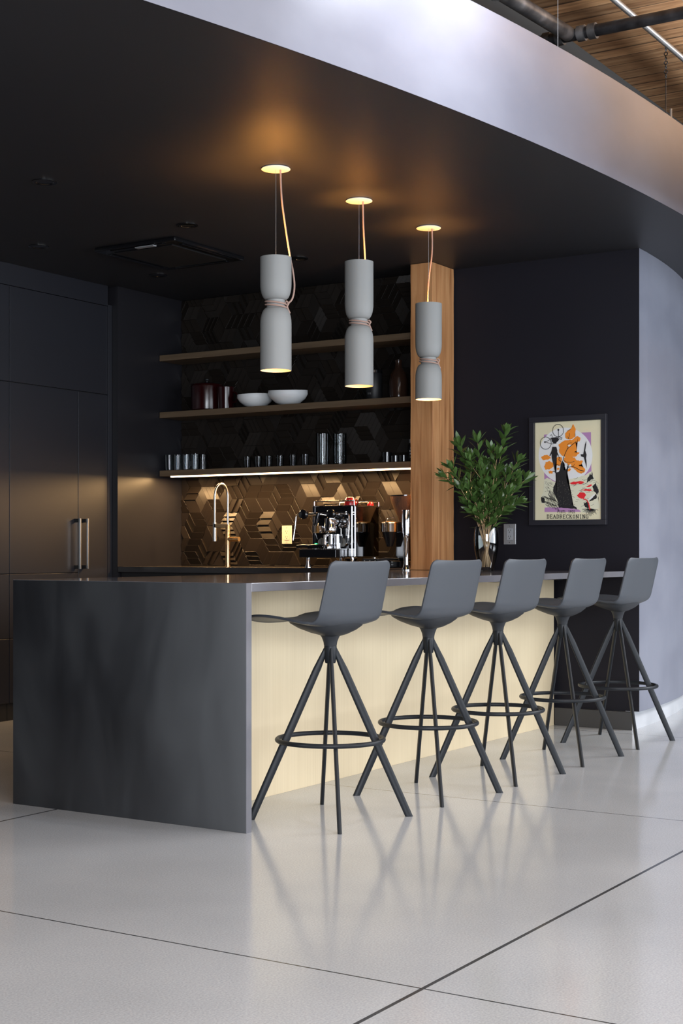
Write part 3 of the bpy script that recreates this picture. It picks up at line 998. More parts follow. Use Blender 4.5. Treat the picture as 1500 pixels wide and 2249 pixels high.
# chrome tap tower on the bar
t = thing('tap_tower', 'slim chrome tap tower standing on the bar, left of the timber post', 'tap', (3.385, 1.215, ZI + 0.0005))
MB().lathe([(0.029, 0), (0.029, 0.006), (0.024, 0.012), (0.019, 0.034), (0.018, 0.036)], M['chrome'], n=32).build('base', t)
MB().lathe([(0.0165, 0.036), (0.0165, 0.195), (0.0185, 0.198), (0.0200, 0.232), (0.0225, 0.234), (0.0235, 0.270)], M['chrome'], n=32).build('column', t)
MB().lathe([(0.0260, 0.271), (0.0262, 0.276), (0.0262, 0.378), (0.0245, 0.382)], M['chrome'], n=32).build('sleeve', t)

# ------------------------------------------------------------------ pendants
G = 'hourglass pendant lamps in a row over the bar'


def pendant(x, y, z_top, z_n0, z_n1, z_bot, label, route):
    t = thing('pendant_lamp', label, 'lamp', (x, y, 0), group=G)
    R, rn = 0.0757, 0.044
    MB().lathe([(0.0, ZC - 0.001), (0.066, ZC - 0.001), (0.070, ZC - 0.004), (0.070, ZC - 0.007), (0.068, ZC - 0.008), (0.0, ZC - 0.008)], M['canopy'], n=48, caps=False).build('canopy', t)
    MB().cyl((0, 0, z_n1), (0, 0, ZC - 0.008), 0.0011, M['steel'], 8).build('suspension_wire', t)
    zm = 0.5 * (z_n0 + z_n1)

    def cup(z_open, z_neck, s):
        """s=+1 opens upwards"""
        h = abs(z_open - z_neck)
        prof = [(rn, zm), (rn, z_neck)]
        k = 0.078
        for i in range(1, 9):
            a = PI / 2 * i / 8
            prof.append((rn + (R - rn) * math.sin(a) ** 0.9, z_neck + s * k * (1 - math.cos(a)) * 0.95 + s * 0.004 * math.sin(a)))
        prof.append((R, z_open))
        inn = [(R - 0.003, z_open)] + [(max(r - 0.004, 0.004), z + s * 0.002) for r, z in reversed(prof[1:-1])] + [(0.0005, z_neck + s * 0.004)]
        m = MB()
        m.lathe(prof, M['shade_out'], n=56, caps=False)
        m.lathe([prof[-1]] + inn, M['shade_in'], n=56, caps=False)
        return m
    cup(z_top, z_n1, 1).build('upper_shade', t)
    cup(z_bot, z_n0, -1).build('lower_shade', t)
    # fabric cord: from the canopy, past the upper shade, twice round the neck
    MB().tube(spline(route, 8), 0.0045, M['cord'], 10).build('cord', t)
    wrap = MB()
    pts = []
    for i in range(53):
        a = 2 * PI * i / 24 - 0.6
        zz = z_n1 - 0.004 - (z_n1 - z_n0 - 0.006) * i / 52
        pts.append((math.cos(a) * (rn + 0.0055 + 0.006 * math.sin(a) ** 2 * 0.6), math.sin(a) * (rn + 0.0055), zz + 0.004 * math.sin(a)))
    wrap.tube(pts, 0.0045, M['cord'], 8)
    kx = RIGHT * (rn + 0.006)
    wrap.tube(spline([kx + Vector((0, 0, z_n1 - 0.004)), kx * 1.22 + Vector((0, 0, zm + 0.004)), kx * 1.1 + Vector((0, 0, z_n0 + 0.006)), kx * 1.35 + Vector((0, 0, z_n0 - 0.026))], 5), 0.0045, M['cord'], 8)
    wrap.build('cord_wrap', t)
    for nm, zb in (('uplight_bulb', z_n1 + 0.085), ('downlight_bulb', z_n0 - 0.085)):
        MB().lathe([(0.001, -0.024), (0.016, -0.018), (0.022, 0.0), (0.016, 0.018), (0.001, 0.024)], M['bulb'], (0, 0, zb), 20).build(nm, t)
    for nm, zb, pw in (('pendant_uplight', z_n1 + 0.125, 37.0), ('pendant_downlight', z_n0 - 0.125, 2.5)):
        d = bpy.data.lights.new(nm, 'POINT')
        d.energy, d.color, d.shadow_soft_size = pw, (1.0, 0.42, 0.09), 0.045
        o = bpy.data.objects.new(nm, d)
        COL.objects.link(o)
        o.location = (x, y, zb)
    return t


Rv, Dv = RIGHT, DEEP


def pt(r, d, z):
    v = Rv * r + Dv * d
    return (v.x, v.y, z)


pendant(1.191, 0.689, 2.512, 2.268, 2.306, 1.966, 'nearest hourglass pendant lamp, with its cord looping outside the upper shade', 
        [pt(0.022, 0.0, ZC - 0.008), pt(0.028, 0.01, 2.80), pt(0.046, 0.05, 2.66), pt(0.070, 0.055, 2.51), pt(0.080, 0.035, 2.46), pt(0.089, 0.02, 2.38), pt(0.080, 0.0, 2.315), pt(0.056, 0.0, 2.287)])
pendant(1.948, 0.682, 2.617, 2.280, 2.315, 1.963, 'middle hourglass pendant lamp with the longest shades, over the bar', 
        [pt(0.020, 0.0, ZC - 0.008), pt(0.024, 0.02, 2.80), pt(0.034, 0.07, 2.63), pt(0.036, 0.081, 2.50), pt(0.036, 0.080, 2.38), pt(0.044, 0.030, 2.31)])
pendant(2.710, 0.683, 2.506, 2.162, 2.198, 1.960, 'farthest hourglass pendant lamp, hanging in front of the timber post', 
        [pt(0.020, 0.0, ZC - 0.008), pt(0.020, 0.01, 2.80), pt(0.004, 0.05, 2.65), pt(0.0, 0.075, 2.52), pt(0.0, 0.081, 2.40), pt(0.02, 0.079, 2.28), pt(0.034, 0.035, 2.195)])

# ------------------------------------------------------------------ ceiling fixtures
G = 'unlit black downlights in the soffit'
dl = None
for (x, y), lb in (((0.787, 1.818), 'unlit black downlight nearest the camera, far left of the pendants'), ((1.929, 1.814), 'unlit black downlight beside the air conditioning cassette, left of the pendants'),
                   ((1.906, 2.937), 'unlit black downlight at the left, above the tall cabinets'), ((3.006, 2.911), 'unlit black downlight deepest in the corner near the tile wall'),
                   ((3.042, 1.802), 'unlit black downlight directly behind the nearest pendant shade')):
    if dl is None:
        dl = thing('downlight', lb, 'ceiling light', (x, y, ZC), group=G)
        MB().lathe([(0.062, -0.0005), (0.062, -0.004), (0.050, -0.006), (0.044, -0.003), (0.040, 0.0), (0.044, -0.0005)], M['gloss_black'], n=40, caps=False).build('trim_ring', dl)
        MB().lathe([(0.043, -0.001), (0.034, -0.0015), (0.001, -0.0015)], M['mirror_dark'], n=32, caps=False).build('reflector', dl)
    else:
        c = copy_tree(dl)
        c.location = (x, y, ZC)
        tag(c, lb, 'ceiling light', G)
t = thing('air_conditioner', 'black square air conditioning cassette flush in the dark soffit', 'air conditioner', (0, 0, 0))
MB().box((2.115, 2.055, ZC - 0.026), (2.815, 2.680, ZC - 0.001), M['gloss_black']).build('panel', t, bevel=0.008)
k = MB()
k.box((2.20, 2.14, ZC - 0.030), (2.73, 2.59, ZC - 0.0265), M['black'])
k.build('intake_grille', t)
for a, bb in (((2.135, 2.16), (2.165, 2.57)), ((2.765, 2.16), (2.795, 2.57)), ((2.22, 2.075), (2.71, 2.105)), ((2.22, 2.63), (2.71, 2.66))):
    MB().box((*a, ZC - 0.031), (*bb, ZC - 0.0265), M['gloss_black']).build('louvre', t, bevel=0.001)
MB().box((2.118, 2.22, ZC - 0.038), (2.150, 2.36, ZC - 0.0315), M['plate']).build('sensor', t)

# ------------------------------------------------------------------ bar stools
G = 'slate grey bar stools along the bar'


def stool_proto():
    t = thing('bar_stool', '', 'stool', (0, 0, 0), group=G)
    # seat shell: profile from the front lip over the seat and up the back
    prof = [(0.292, 0.797), (0.272, 0.805), (0.21, 0.812), (0.12, 0.808), (0.03, 0.797), (-0.035, 0.790), (-0.085, 0.797), (-0.115, 0.826), (-0.130, 0.875), (-0.145, 0.935), (-0.160, 0.995), (-0.170, 1.036), (-0.173, 1.054)]
    P = spline([(0, y, z) for y, z in prof], 5)
    L = [0.0]
    for i in range(1, len(P)):
        L.append(L[-1] + (P[i] - P[i - 1]).length)
    tot = L[-1]
    nt_ = 18
    vs, fs = [], []
    for i, p in enumerate(P):
        s = L[i]
        w = 0.208
        fr = s / tot
        if fr < 0.5:
            w = 0.205 + 0.006 * fr
        else:
            w = 0.208 - 0.010 * (fr - 0.5) / 0.5
        rc = 0.075
        if s < rc:
            q = 1 - s / rc
            w -= rc * 0.62 * (1 - math.sqrt(max(0, 1 - q * q)))
        rt = 0.030
        if tot - s < rt:
            q = 1 - (tot - s) / rt
            w -= rt * (1 - math.sqrt(max(0, 1 - q * q)))
        # local frame: sideways curl
        tdir = (P[min(i + 1, len(P) - 1)] - P[max(i - 1, 0)]).normalized()
        nrm = Vector((0, -tdir.z, tdir.y))          # towards the sitter
        if nrm.z < 0 and abs(tdir.z) < 0.6:
            nrm = -nrm
        if abs(tdir.z) >= 0.6 and nrm.y < 0:
            nrm = -nrm
        for k in range(nt_ + 1):
            u = -1 + 2 * k / nt_
            curl = (0.020 if fr < 0.55 else 0.016) * abs(u) ** 2.6
            vs.append(Vector((u * w, p.y, p.z)) + nrm * curl)
    m1 = nt_ + 1
    for i in range(len(P) - 1):
        for k in range(nt_):
            fs.append((i * m1 + k, i * m1 + k + 1, (i + 1) * m1 + k + 1, (i + 1) * m1 + k))
    o = MB().add(vs, fs, M['stool_shell'], True).build('seat_shell', t)
    sd = o.modifiers.new('thickness', 'SOLIDIFY')
    sd.thickness, sd.offset = 0.011, 0
    bv = o.modifiers.new('edge', 'BEVEL')
    bv.width, bv.segments, bv.limit_method, bv.angle_limit = 0.003, 2, 'ANGLE', math.radians(50)
    # under-seat carrier: a shallow dish whose rim follows the shell
    def shell_z(y, x):
        zz = 0.79
        for (ya, za), (yb, zb) in zip(prof[:-1], prof[1:]):
            if yb <= y <= ya:
                zz = za + (zb - za) * (y - ya) / (yb - ya)
                break
        return zz + 0.020 * min(1.0, abs(x) / 0.205) ** 2.6
    vs, fs = [], []
    rings = [(0.158, 0.128, 0.0), (0.154, 0.124, 0.008), (0.125, 0.098, 0.022), (0.080, 0.064, 0.034), (0.036, 0.036, 0.042)]
    n = 44
    for rx, ry, dz in rings:
        for k in range(n):
            a = 2 * PI * k / n
            ca, sa = math.cos(a), math.sin(a)
            px_ = math.copysign(abs(ca) ** 0.75, ca) * rx
            py_ = math.copysign(abs(sa) ** 0.75, sa) * ry + 0.022 * (ry / 0.128)
            vs.append((px_, py_, shell_z(py_, px_) - 0.004 - dz))
    for i in range(len(rings) - 1):
        for k in range(n):
            k2 = (k + 1) % n
            fs.append((i * n + k, i * n + k2, (i + 1) * n + k2, (i + 1) * n + k))
    fs.append(tuple(range(n)))
    fs.append(tuple((len(rings) - 1) * n + k for k in range(n)))
    MB().add(vs, fs, M['stool_tray'], True).build('seat_carrier', t)
    MB().lathe([(0.043, 0.752), (0.036, 0.742), (0.029, 0.724), (0.026, 0.707)], M['stool_tray'], n=32).build('swivel_collar', t)
    MB().lathe([(0.0255, 0.7065), (0.0265, 0.702), (0.0255, 0.680), (0.0225, 0.640), (0.020, 0.636)], M['stool_metal'], n=32).build('hub', t)
    for q in range(4):
        a = math.radians(45 + 90 * q)
        rd = Vector((math.cos(a), math.sin(a), 0))
        tg = Vector((-math.sin(a), math.cos(a), 0))
        vs, fs = [], []
        n = 20
        NS = 8
        for i in range(NS + 1):
            f = i / NS
            r = 0.016 + (0.327 - 0.016) * f
            z = 0.700 * (1 - f)
            hr = 0.0165 + 0.0015 * math.sin(PI * f)
            ht = 0.0085
            if i == 0:
                hr, ht = 0.010, 0.006
            for k in range(n):
                b_ = 2 * PI * k / n
                ca, sa = math.cos(b_), math.sin(b_)
                vs.append(rd * (r + hr * math.copysign(abs(ca) ** 0.8, ca)) + tg * (ht * math.copysign(abs(sa) ** 0.8, sa)) + Vector((0, 0, z)))
        for i in range(NS):
            for k in range(n):
                k2 = (k + 1) % n
                fs.append((i * n + k, i * n + k2, (i + 1) * n + k2, (i + 1) * n + k))
        fs.append(tuple(range(n)))
        fs.append(tuple(NS * n + k for k in range(n)))
        MB().add(vs, fs, M['stool_metal'], True).build('leg', t)
    MB().torus((0, 0, 0.323), 0.218, 0.0098, M['stool_metal'], 72, 12).build('foot_ring', t)
    return t


proto = stool_proto()
labels = ['nearest grey bar stool, its seat tucked beside the dark waterfall end panel', 'second grey bar stool from the camera, in front of the timber post',
          'middle grey bar stool, third from the camera, right of the glass vase', 'fourth grey bar stool from the camera, below the framed poster',
          'farthest grey bar stool, standing against the corner of the curved wall']
for q, ((x, y), rz) in enumerate(zip(((0.447, -0.100), (1.174, -0.159), (1.827, -0.187), (2.552, -0.210), (3.319, -0.220)), (-6, -6, -4.5, -3.5, -4.5))):
    s = proto if q == 0 else copy_tree(proto)
    s.location = (x, y, 0.0005)
    s.rotation_euler = (0, 0, math.radians(rz))
    s['label'] = labels[q]

# ------------------------------------------------------------------ vase with cut branches
VX, VY, VZ = 3.30, 0.610, ZI + 0.0005
vz = lambda h: h
t = thing('glass_vase', 'clear rounded glass vase with water on the bar, holding leafy branches', 'vase', (VX, VY, VZ))
MB().lathe([(0.034, 0.0), (0.042, 0.003), (0.058, 0.06), (0.071, 0.13), (0.0755, 0.18), (0.074, 0.225), (0.069, 0.268), (0.0675, 0.269), (0.066, 0.267), (0.0712, 0.225), (0.0727, 0.18), (0.068, 0.13), (0.055, 0.062), (0.040, 0.022), (0.001, 0.020)], M['vase_glass'], n=48).build('body', t)
MB().lathe([(0.039, 0.0225), (0.054, 0.0625), (0.0672, 0.13), (0.0718, 0.18), (0.0716, 0.195), (0.001, 0.195)], M['water'], n=48).build('water', t)

leaf_r = random.Random(11)


def add_leaf(m, base, direction, length, width, face):
    """lanceolate leaf with a folded midrib and a drooping tip"""
    d = direction.normalized()
    side = d.cross(face)
    if side.length < 0.05:
        side = d.cross(Vector((0, 0, 1)) + d * 0.2)
    side.normalize()
    up = side.cross(d).normalized()
    sec = [(0.0, 0.06), (0.18, 0.42), (0.42, 0.92), (0.62, 1.0), (0.82, 0.62), (1.0, 0.03)]
    vs, fs = [], []
    droop = leaf_r.uniform(0.02, 0.22) * length
    for f, w in sec:
        c = base + d * (length * f) - Vector((0, 0, 1)) * droop * f * f
        vs += [c - side * (w * width * 0.5) + up * (0.12 * w * width), c, c + side * (w * width * 0.5) + up * (0.12 * w * width)]
    for i in range(len(sec) - 1):
        a = i * 3
        fs += [(a, a + 1, a + 4, a + 3), (a + 1, a + 2, a + 5, a + 4)]
    m.add(vs, fs, M['leaf'], True)


def branch(tip_r, tip_d, tip_z, foot_r, foot_d, label, start=0.42, side_twigs=2):
    """cut branch standing in the vase: foot inside the vase, tip at the given offset (metres right / deep / above bar)"""
    o = thing('leafy_branch', label, 'branch', (VX, VY, VZ), group='cut leafy branches in the glass vase')
    # neck at vase rim: stays inside the mouth
    nr = max(-0.046, min(0.046, tip_r * 0.22))
    nd = max(-0.04, min(0.04, tip_d * 0.22))
    P = [Rv * (foot_r * 1.55) + Dv * (foot_d * 1.4) + Vector((0, 0, 0.027)), Rv * nr + Dv * nd + Vector((0, 0, 0.262)),
         Rv * (nr + (tip_r - nr) * 0.42) + Dv * (nd + (tip_d - nd) * 0.42) + Vector((0, 0, 0.262 + (tip_z - 0.262) * 0.5)),
         Rv * tip_r + Dv * tip_d + Vector((0, 0, tip_z - 0.03))]
    pts = spline(P, 10)
    N = len(pts)
    sm = MB()
    sm.tube(pts, [0.0042 - 0.0028 * i / (N - 1) for i in range(N)], M['stem'], 8)
    lm = MB()

    def foliate(path, f0, step, sc):
        acc = 0.0
        ang = leaf_r.uniform(0, 6)
        for i in range(1, len(path)):
            seg = path[i] - path[i - 1]
            acc += seg.length
            if i / (len(path) - 1) < f0 or acc < step:
                continue
            acc = 0.0
            d = seg.normalized()
            a = d.orthogonal().normalized()
            for k in range(3):
                ang += 2.4
                out = Matrix.Rotation(ang, 3, d) @ a
                ld = (d * leaf_r.uniform(0.55, 1.1) + out * leaf_r.uniform(0.6, 1.0))
                add_leaf(lm, path[i], ld, sc * leaf_r.uniform(0.072, 0.112), sc * leaf_r.uniform(0.023, 0.033), out.cross(d).cross(ld) + Vector((0, 0, 0.8)))
        d = (path[-1] - path[-2]).normalized()
        a = d.orthogonal().normalized()
        for k in range(6):
            out = Matrix.Rotation(k * 1.05 + ang, 3, d) @ a
            add_leaf(lm, path[-1], d * 1.2 + out * leaf_r.uniform(0.25, 0.7), sc * leaf_r.uniform(0.065, 0.10), sc * 0.028, out + Vector((0, 0, 0.3)))
    foliate(pts, start, 0.024, 1.0)
    for k in range(side_twigs):
        i0 = int(N * (start + 0.08 + 0.20 * k))
        i0 = min(i0, N - 4)
        base = pts[i0]
        d = (pts[i0 + 1] - pts[i0]).normalized()
        out = Matrix.Rotation(leaf_r.uniform(0, 6.28), 3, d) @ d.orthogonal().normalized()
        ln = leaf_r.uniform(0.09, 0.15)
        tw = [base, base + d * ln * 0.5 + out * ln * 0.32, base + d * ln + out * ln * 0.55]
        tp = spline(tw, 4)
        sm.tube(tp, 0.0016, M['stem'], 6)
        foliate(tp, 0.35, 0.026, 0.9)
    sm.build('stem', o)
    lm.build('leaves', o)


branch(0.115, 0.02, 0.860, -0.020, 0.010, 'leafy branch reaching highest, standing up at the right of the bunch', 0.30, 2)
branch(-0.160, 0.04, 0.790, 0.020, -0.012, 'leafy branch with the upper left tip, in front of the timber post', 0.42, 2)
branch(-0.055, -0.03, 0.800, 0.012, 0.015, 'leafy branch with the upright tip left of centre', 0.40, 2)
branch(-0.205, -0.04, 0.640, 0.016, 0.004, 'leafy branch leaning furthest left across the timber post', 0.45, 2)
branch(0.060, -0.05, 0.720, -0.010, -0.016, 'leafy branch in the front middle of the bunch, between the two upright tips', 0.36, 3)
branch(0.185, 0.00, 0.690, -0.018, -0.006, 'leafy branch spreading to the upper right, below the tallest tip', 0.42, 2)
branch(0.235, 0.05, 0.580, -0.022, 0.002, 'leafy branch stretching furthest right towards the framed poster', 0.46, 2)
branch(0.175, -0.05, 0.440, -0.006, 0.012, 'leafy branch drooping low at the right, above the outlet', 0.34, 2)
branch(-0.110, -0.06, 0.520, 0.008, -0.010, 'leafy branch low at the left with narrow leaves, near the timber post', 0.34, 2)
branch(0.010, 0.08, 0.660, 0.000, -0.020, 'leafy branch at the back middle of the bunch', 0.36, 3)
branch(-0.075, -0.02, 0.385, 0.014, 0.012, 'shortest leafy branch at the lower left, just above the vase rim', 0.30, 1)
branch(0.095, -0.02, 0.385, -0.012, 0.010, 'short leafy branch at the lower right, just above the vase rim', 0.30, 2)

# ------------------------------------------------------------------ framed poster
t = thing('framed_poster', 'framed poster of a bare black tree with orange leaves on the dark wall', 'picture', (3.899, 0, 0))
PY0, PY1, PZ0, PZ1 = 0.5600, 0.1075, 1.290, 1.908     # left, right, bottom, top of the print
k = MB()
fw, fd = 0.034, 0.030
k.box((-fd, PY1 - fw, PZ0 - fw), (0, PY0 + fw, PZ0), M['frame'])
k.box((-fd, PY1 - fw, PZ1), (0, PY0 + fw, PZ1 + fw), M['frame'])
k.box((-fd, PY1 - fw, PZ0), (0, PY1, PZ1), M['frame'])
k.box((-fd, PY0, PZ0), (0, PY0 + fw, PZ1), M['frame'])
k.build('frame', t, bevel=0.0015)
MB().box((-0.006, PY1, PZ0), (-0.001, PY0, PZ1), M['frame']).build('backing', t)
k = MB()
LAYER = [0.0]


def st(cx, cy):
    """drawing grid (1000 x 1470 sheet) to the print plane"""
    s = (cx - 248.0) / 1000.0
    top = 265.0 - 0.047 * (cx - 248.0)
    bot = 1717.0 - 0.012 * (cx - 248.0)
    v = (cy - top) / (bot - top)
    return PY0 + (PY1 - PY0) * s, PZ1 + (PZ0 - PZ1) * v


def shape(pts, m, raise_=True):
    if raise_:
        LAYER[0] += 0.00012
    x = -0.0062 - LAYER[0]
    vs = [(x, *st(px_, py_)) for px_, py_ in pts]
    bm = bmesh.new()
    f = bm.faces.new([bm.verts.new(v) for v in vs])
    r = bmesh.ops.triangulate(bm, faces=[f])
    bm.verts.index_update()
    k.add([v.co[:] for v in bm.verts], [tuple(v.index for v in ff.verts) for ff in bm.faces], m)
    bm.free()


def stroke(pts, w, m, raise_=False, closed=False):
    if raise_:
        LAYER[0] += 0.00012
    P = [Vector((a, b_)) for a, b_ in pts]
    if closed:
        P.append(P[0])
    for i in range(len(P) - 1):
        d = P[i + 1] - P[i]
        if d.length < 1e-6:
            continue
        d.normalize()
        nn = Vector((-d.y, d.x)) * w * 0.5
        e = d * w * 0.3
        shape([tuple(P[i] - e + nn), tuple(P[i + 1] + e + nn), tuple(P[i + 1] + e - nn), tuple(P[i] - e - nn)], m, False)


def ring(cx, cy, rx, ry, w, m):
    stroke([(cx + rx * math.cos(2 * PI * i / 36), cy + ry * math.sin(2 * PI * i / 36)) for i in range(36)], w, m, True, True)


def blob(cx, cy, rx, ry, m, jag=0.12, n=40, seed=1):
    r_ = random.Random(seed)
    shape([(cx + rx * (1 + r_.uniform(-jag, jag)) * math.cos(2 * PI * i / n), cy + ry * (1 + r_.uniform(-jag, jag)) * math.sin(2 * PI * i / n)) for i in range(n)], m)


def jagged(pts, m, amp, seed):
    r_ = random.Random(seed)
    out = []
    for i in range(len(pts)):
        a, b_ = Vector(pts[i]), Vector(pts[(i + 1) % len(pts)])
        d = b_ - a
        nn = Vector((-d.y, d.x))
        if nn.length:
            nn.normalize()
        c_ = max(1, int(d.length / 16))
        for j in range(c_):
            out.append(tuple(a + d * (j / c_) + nn * r_.uniform(-amp, amp)))
    shape(out, m)


shape([(248, 265), (1248, 218), (1253, 1705), (248, 1717)], P_CREAM)
shape([(382, 440), (1083, 405), (1090, 1000), (1080, 1594), (390, 1596)], P_PURPLE)
shape([(703 + 403 * math.cos(2 * PI * i / 60), 750 + 415 * math.sin(2 * PI * i / 60)) for i in range(60)], P_MOON)
jagged([(386, 1110), (430, 1080), (520, 1130), (600, 1170), (760, 1110), (900, 1075), (1000, 1040), (1090, 990), (1140, 1090), (1190, 1260), (1190, 1400), (1215, 1530), (1020, 1610), (930, 1590), (900, 1555), (640, 1525), (390, 1530), (340, 1450), (345, 1360), (370, 1290)], P_LAND, 5, 5)
shape([(300, 1480), (392, 1470), (392, 1540), (380, 1596), (300, 1560)], P_CREAM)
# hill lines
r_ = random.Random(9)
LAYER[0] += 0.00012
for i in range(46):
    x0, y0 = r_.uniform(760, 1120), r_.uniform(1100, 1560)
    a = r_.uniform(-0.7, 0.5)
    ln = r_.uniform(25, 80)
    stroke([(x0, y0), (x0 + ln * 0.5, y0 + ln * math.sin(a) * 0.4 + r_.uniform(-6, 6)), (x0 + ln, y0 + ln * math.sin(a))], 3.5, P_INK)
for i in range(24):
    x0, y0 = r_.uniform(395, 520), r_.uniform(1120, 1300)
    a = r_.uniform(0.3, 1.1)
    ln = r_.uniform(20, 60)
    stroke([(x0, y0), (x0 + ln * math.cos(a), y0 + ln * math.sin(a))], 3.0, P_INK)
# rock ledges, lower left: nested scallops
for i in range(8):
    for j in range(2):
        cx0, cy0 = 395 + 24 * i, 1370 + 9 * i + 70 * j
        stroke([(cx0 - 40 + 14 * q, cy0 - 40 * math.sin(PI * q / 6) + 12 * q) for q in range(7)], 9 if i % 2 else 6, P_INK)
for i in range(5):
    stroke([(470 + 18 * i, 1275 + 12 * i), (455 + 20 * i, 1340 + 10 * i), (490 + 18 * i, 1400 + 8 * i)], 10, P_INK)
jagged([(340, 1370), (385, 1380), (395, 1465), (345, 1455)], P_INK, 6, 12)
for i in range(10):
    stroke([(400 + 20 * i, 1485 + r_.uniform(-14, 10)), (425 + 20 * i, 1505 + r_.uniform(-8, 12))], 4, P_INK)
# dark crags, right
jagged([(1025, 1160), (1035, 1090), (1060, 1060), (1070, 1010), (1085, 1060), (1097, 990), (1112, 1060), (1128, 1100), (1080, 1120)], P_INK, 5, 13)
jagged([(1108, 1210), (1150, 1160), (1170, 1210), (1198, 1270), (1180, 1340), (1150, 1310), (1120, 1270)], P_INK, 6, 14)
jagged([(975, 1470), (1040, 1440), (1060, 1520), (1040, 1545), (1000, 1520)], P_INK, 5, 15)
jagged([(1050, 1440), (1110, 1380), (1160, 1330), (1170, 1390), (1100, 1430)], P_INK, 6, 16)
jagged([(1045, 1405), (1095, 1360), (1140, 1315), (1135, 1345), (1095, 1395), (1050, 1415)], P_MOON, 3, 17)
# black roots fanning out at the lower right
LAYER[0] += 0.00012
for i in range(24):
    a = math.radians(12 + 7.2 * i)
    ln = r_.uniform(70, 130)
    stroke([(1078, 1545), (1078 + ln * 0.5 * math.cos(a), 1545 + ln * 0.4 * math.sin(a)), (1082 + ln * math.cos(a), 1548 + ln * 0.85 * math.sin(a))], 5, P_INK)
# red pools
jagged([(765, 1165), (810, 1145), (880, 1140), (950, 1135), (990, 1155), (940, 1180), (880, 1170), (850, 1188), (800, 1180)], P_RED, 4, 20)
jagged([(1000, 1222), (1060, 1195), (1090, 1178), (1098, 1200), (1060, 1222)], P_RED, 3, 21)
jagged([(930, 1272), (1000, 1255), (1080, 1255), (1105, 1275), (1060, 1290), (990, 1275)], P_RED, 3, 22)
jagged([(875, 1345), (930, 1300), (985, 1310), (1012, 1340), (985, 1385), (950, 1400), (900, 1378)], P_RED, 4, 23)
stroke([(975, 1398), (1025, 1420), (1050, 1470), (1068, 1555)], 15, P_RED, True)
# orange foliage
leaves = [[(825, 285), (838, 330), (858, 350), (850, 420), (858, 480), (800, 500), (740, 510), (700, 490), (712, 420), (730, 385), (775, 370), (800, 330)],
          [(880, 470), (930, 485), (915, 540), (860, 560), (870, 620), (880, 670), (830, 700), (900, 720), (860, 770), (800, 780), (720, 800), (680, 760), (640, 745), (610, 690), (625, 640), (600, 590), (650, 545), (720, 525), (800, 520)],
          [(690, 790), (760, 770), (850, 780), (880, 830), (970, 835), (950, 880), (900, 900), (960, 930), (1000, 960), (985, 1005), (930, 1025), (880, 1000), (830, 940), (780, 920), (740, 880), (690, 850)],
          [(565, 790), (600, 770), (655, 780), (650, 840), (630, 905), (570, 905), (560, 850)],
          [(340, 775), (390, 740), (450, 745), (490, 790), (440, 810), (380, 825)],
          [(385, 920), (410, 850), (470, 830), (520, 860), (530, 920), (480, 955), (410, 960)],
          [(445, 995), (480, 970), (525, 985), (510, 1020), (470, 1020)], [(575, 950), (610, 935), (625, 960), (595, 972)], [(725, 965), (770, 945), (795, 960), (760, 992)],
          [(880, 705), (918, 708), (900, 735), (860, 745)]]
for q, lf in enumerate(leaves):
    jagged(lf, P_ORANGE, 7, 30 + q)
blob(772, 605, 26, 15, P_MOON, 0.2, 24, 4)
blob(780, 905, 16, 20, P_MOON, 0.2, 20, 5)
# trunk and branches
jagged([(655, 835), (690, 860), (700, 905), (690, 985), (735, 935), (745, 870), (760, 925), (735, 990), (720, 1050), (735, 1150), (770, 1230), (795, 1300), (800, 1380), (815, 1440), (800, 1480), (870, 1530), (880, 1552), (740, 1535), (610, 1530), (600, 1450), (570, 1380), (525, 1290), (530, 1220), (565, 1150), (575, 1060), (560, 1010), (600, 1000), (630, 960), (640, 890)], P_INK, 4, 50)
for pts_, w in (([(665, 850), (690, 760), (720, 690), (740, 650), (800, 600), (870, 545)], 9), ([(745, 660), (735, 600), (760, 570), (800, 560)], 5), ([(755, 500), (770, 440), (765, 420)], 6), ([(760, 500), (740, 470)], 4),
                ([(640, 840), (610, 820), (620, 780), (600, 770)], 8), ([(690, 830), (720, 850), (790, 855), (840, 840)], 6), ([(750, 930), (810, 915), (870, 940), (930, 975), (985, 985)], 8),
                ([(820, 915), (850, 880)], 5), ([(575, 1030), (555, 1000), (525, 985)], 10), ([(620, 905), (590, 885), (560, 890)], 6)):
    stroke(pts_, w, P_INK, True)
LAYER[0] += 0.00012
for i in range(70):         # white flecks of bark
    x0, y0 = r_.uniform(580, 770), r_.uniform(1120, 1500)
    shape([(x0, y0), (x0 + 3, y0 + 1), (x0 + 2, y0 + 6)], P_LAND, False)
# bicycle
ring(600, 380, 82, 92, 7, P_INK)
ring(413, 567, 83, 92, 7, P_INK)
stroke([(605, 365), (608, 480), (500, 490), (480, 505)], 7, P_INK, True)
stroke([(413, 550), (500, 580), (530, 578)], 6, P_INK)
stroke([(413, 550), (490, 510), (610, 490)], 6, P_INK)
stroke([(610, 470), (660, 490), (650, 512), (620, 500)], 8, P_INK)
stroke([(478, 460), (500, 440), (520, 480)], 5, P_INK)
blob(605, 370, 13, 16, P_INK, 0.1, 16, 6)
blob(402, 552, 13, 13, P_INK, 0.1, 16, 7)
# dark figure standing with head hidden under the bicycle
jagged([(495, 490), (560, 480), (610, 495), (620, 520), (580, 550), (570, 575), (545, 580), (520, 560), (505, 530)], P_INK, 5, 60)
shape([(530, 580), (560, 575), (558, 615), (534, 615)], P_MOON)
shape([(515, 622), (575, 622), (590, 680), (580, 790), (505, 795), (500, 690)], P_INK)
shape([(505, 680), (512, 700), (485, 760), (470, 755), (490, 710)], P_INK)
shape([(580, 680), (610, 750), (602, 765), (575, 720)], P_INK)
shape([(505, 790), (582, 785), (562, 880), (550, 930), (575, 1010), (555, 1000), (530, 880)], P_INK)
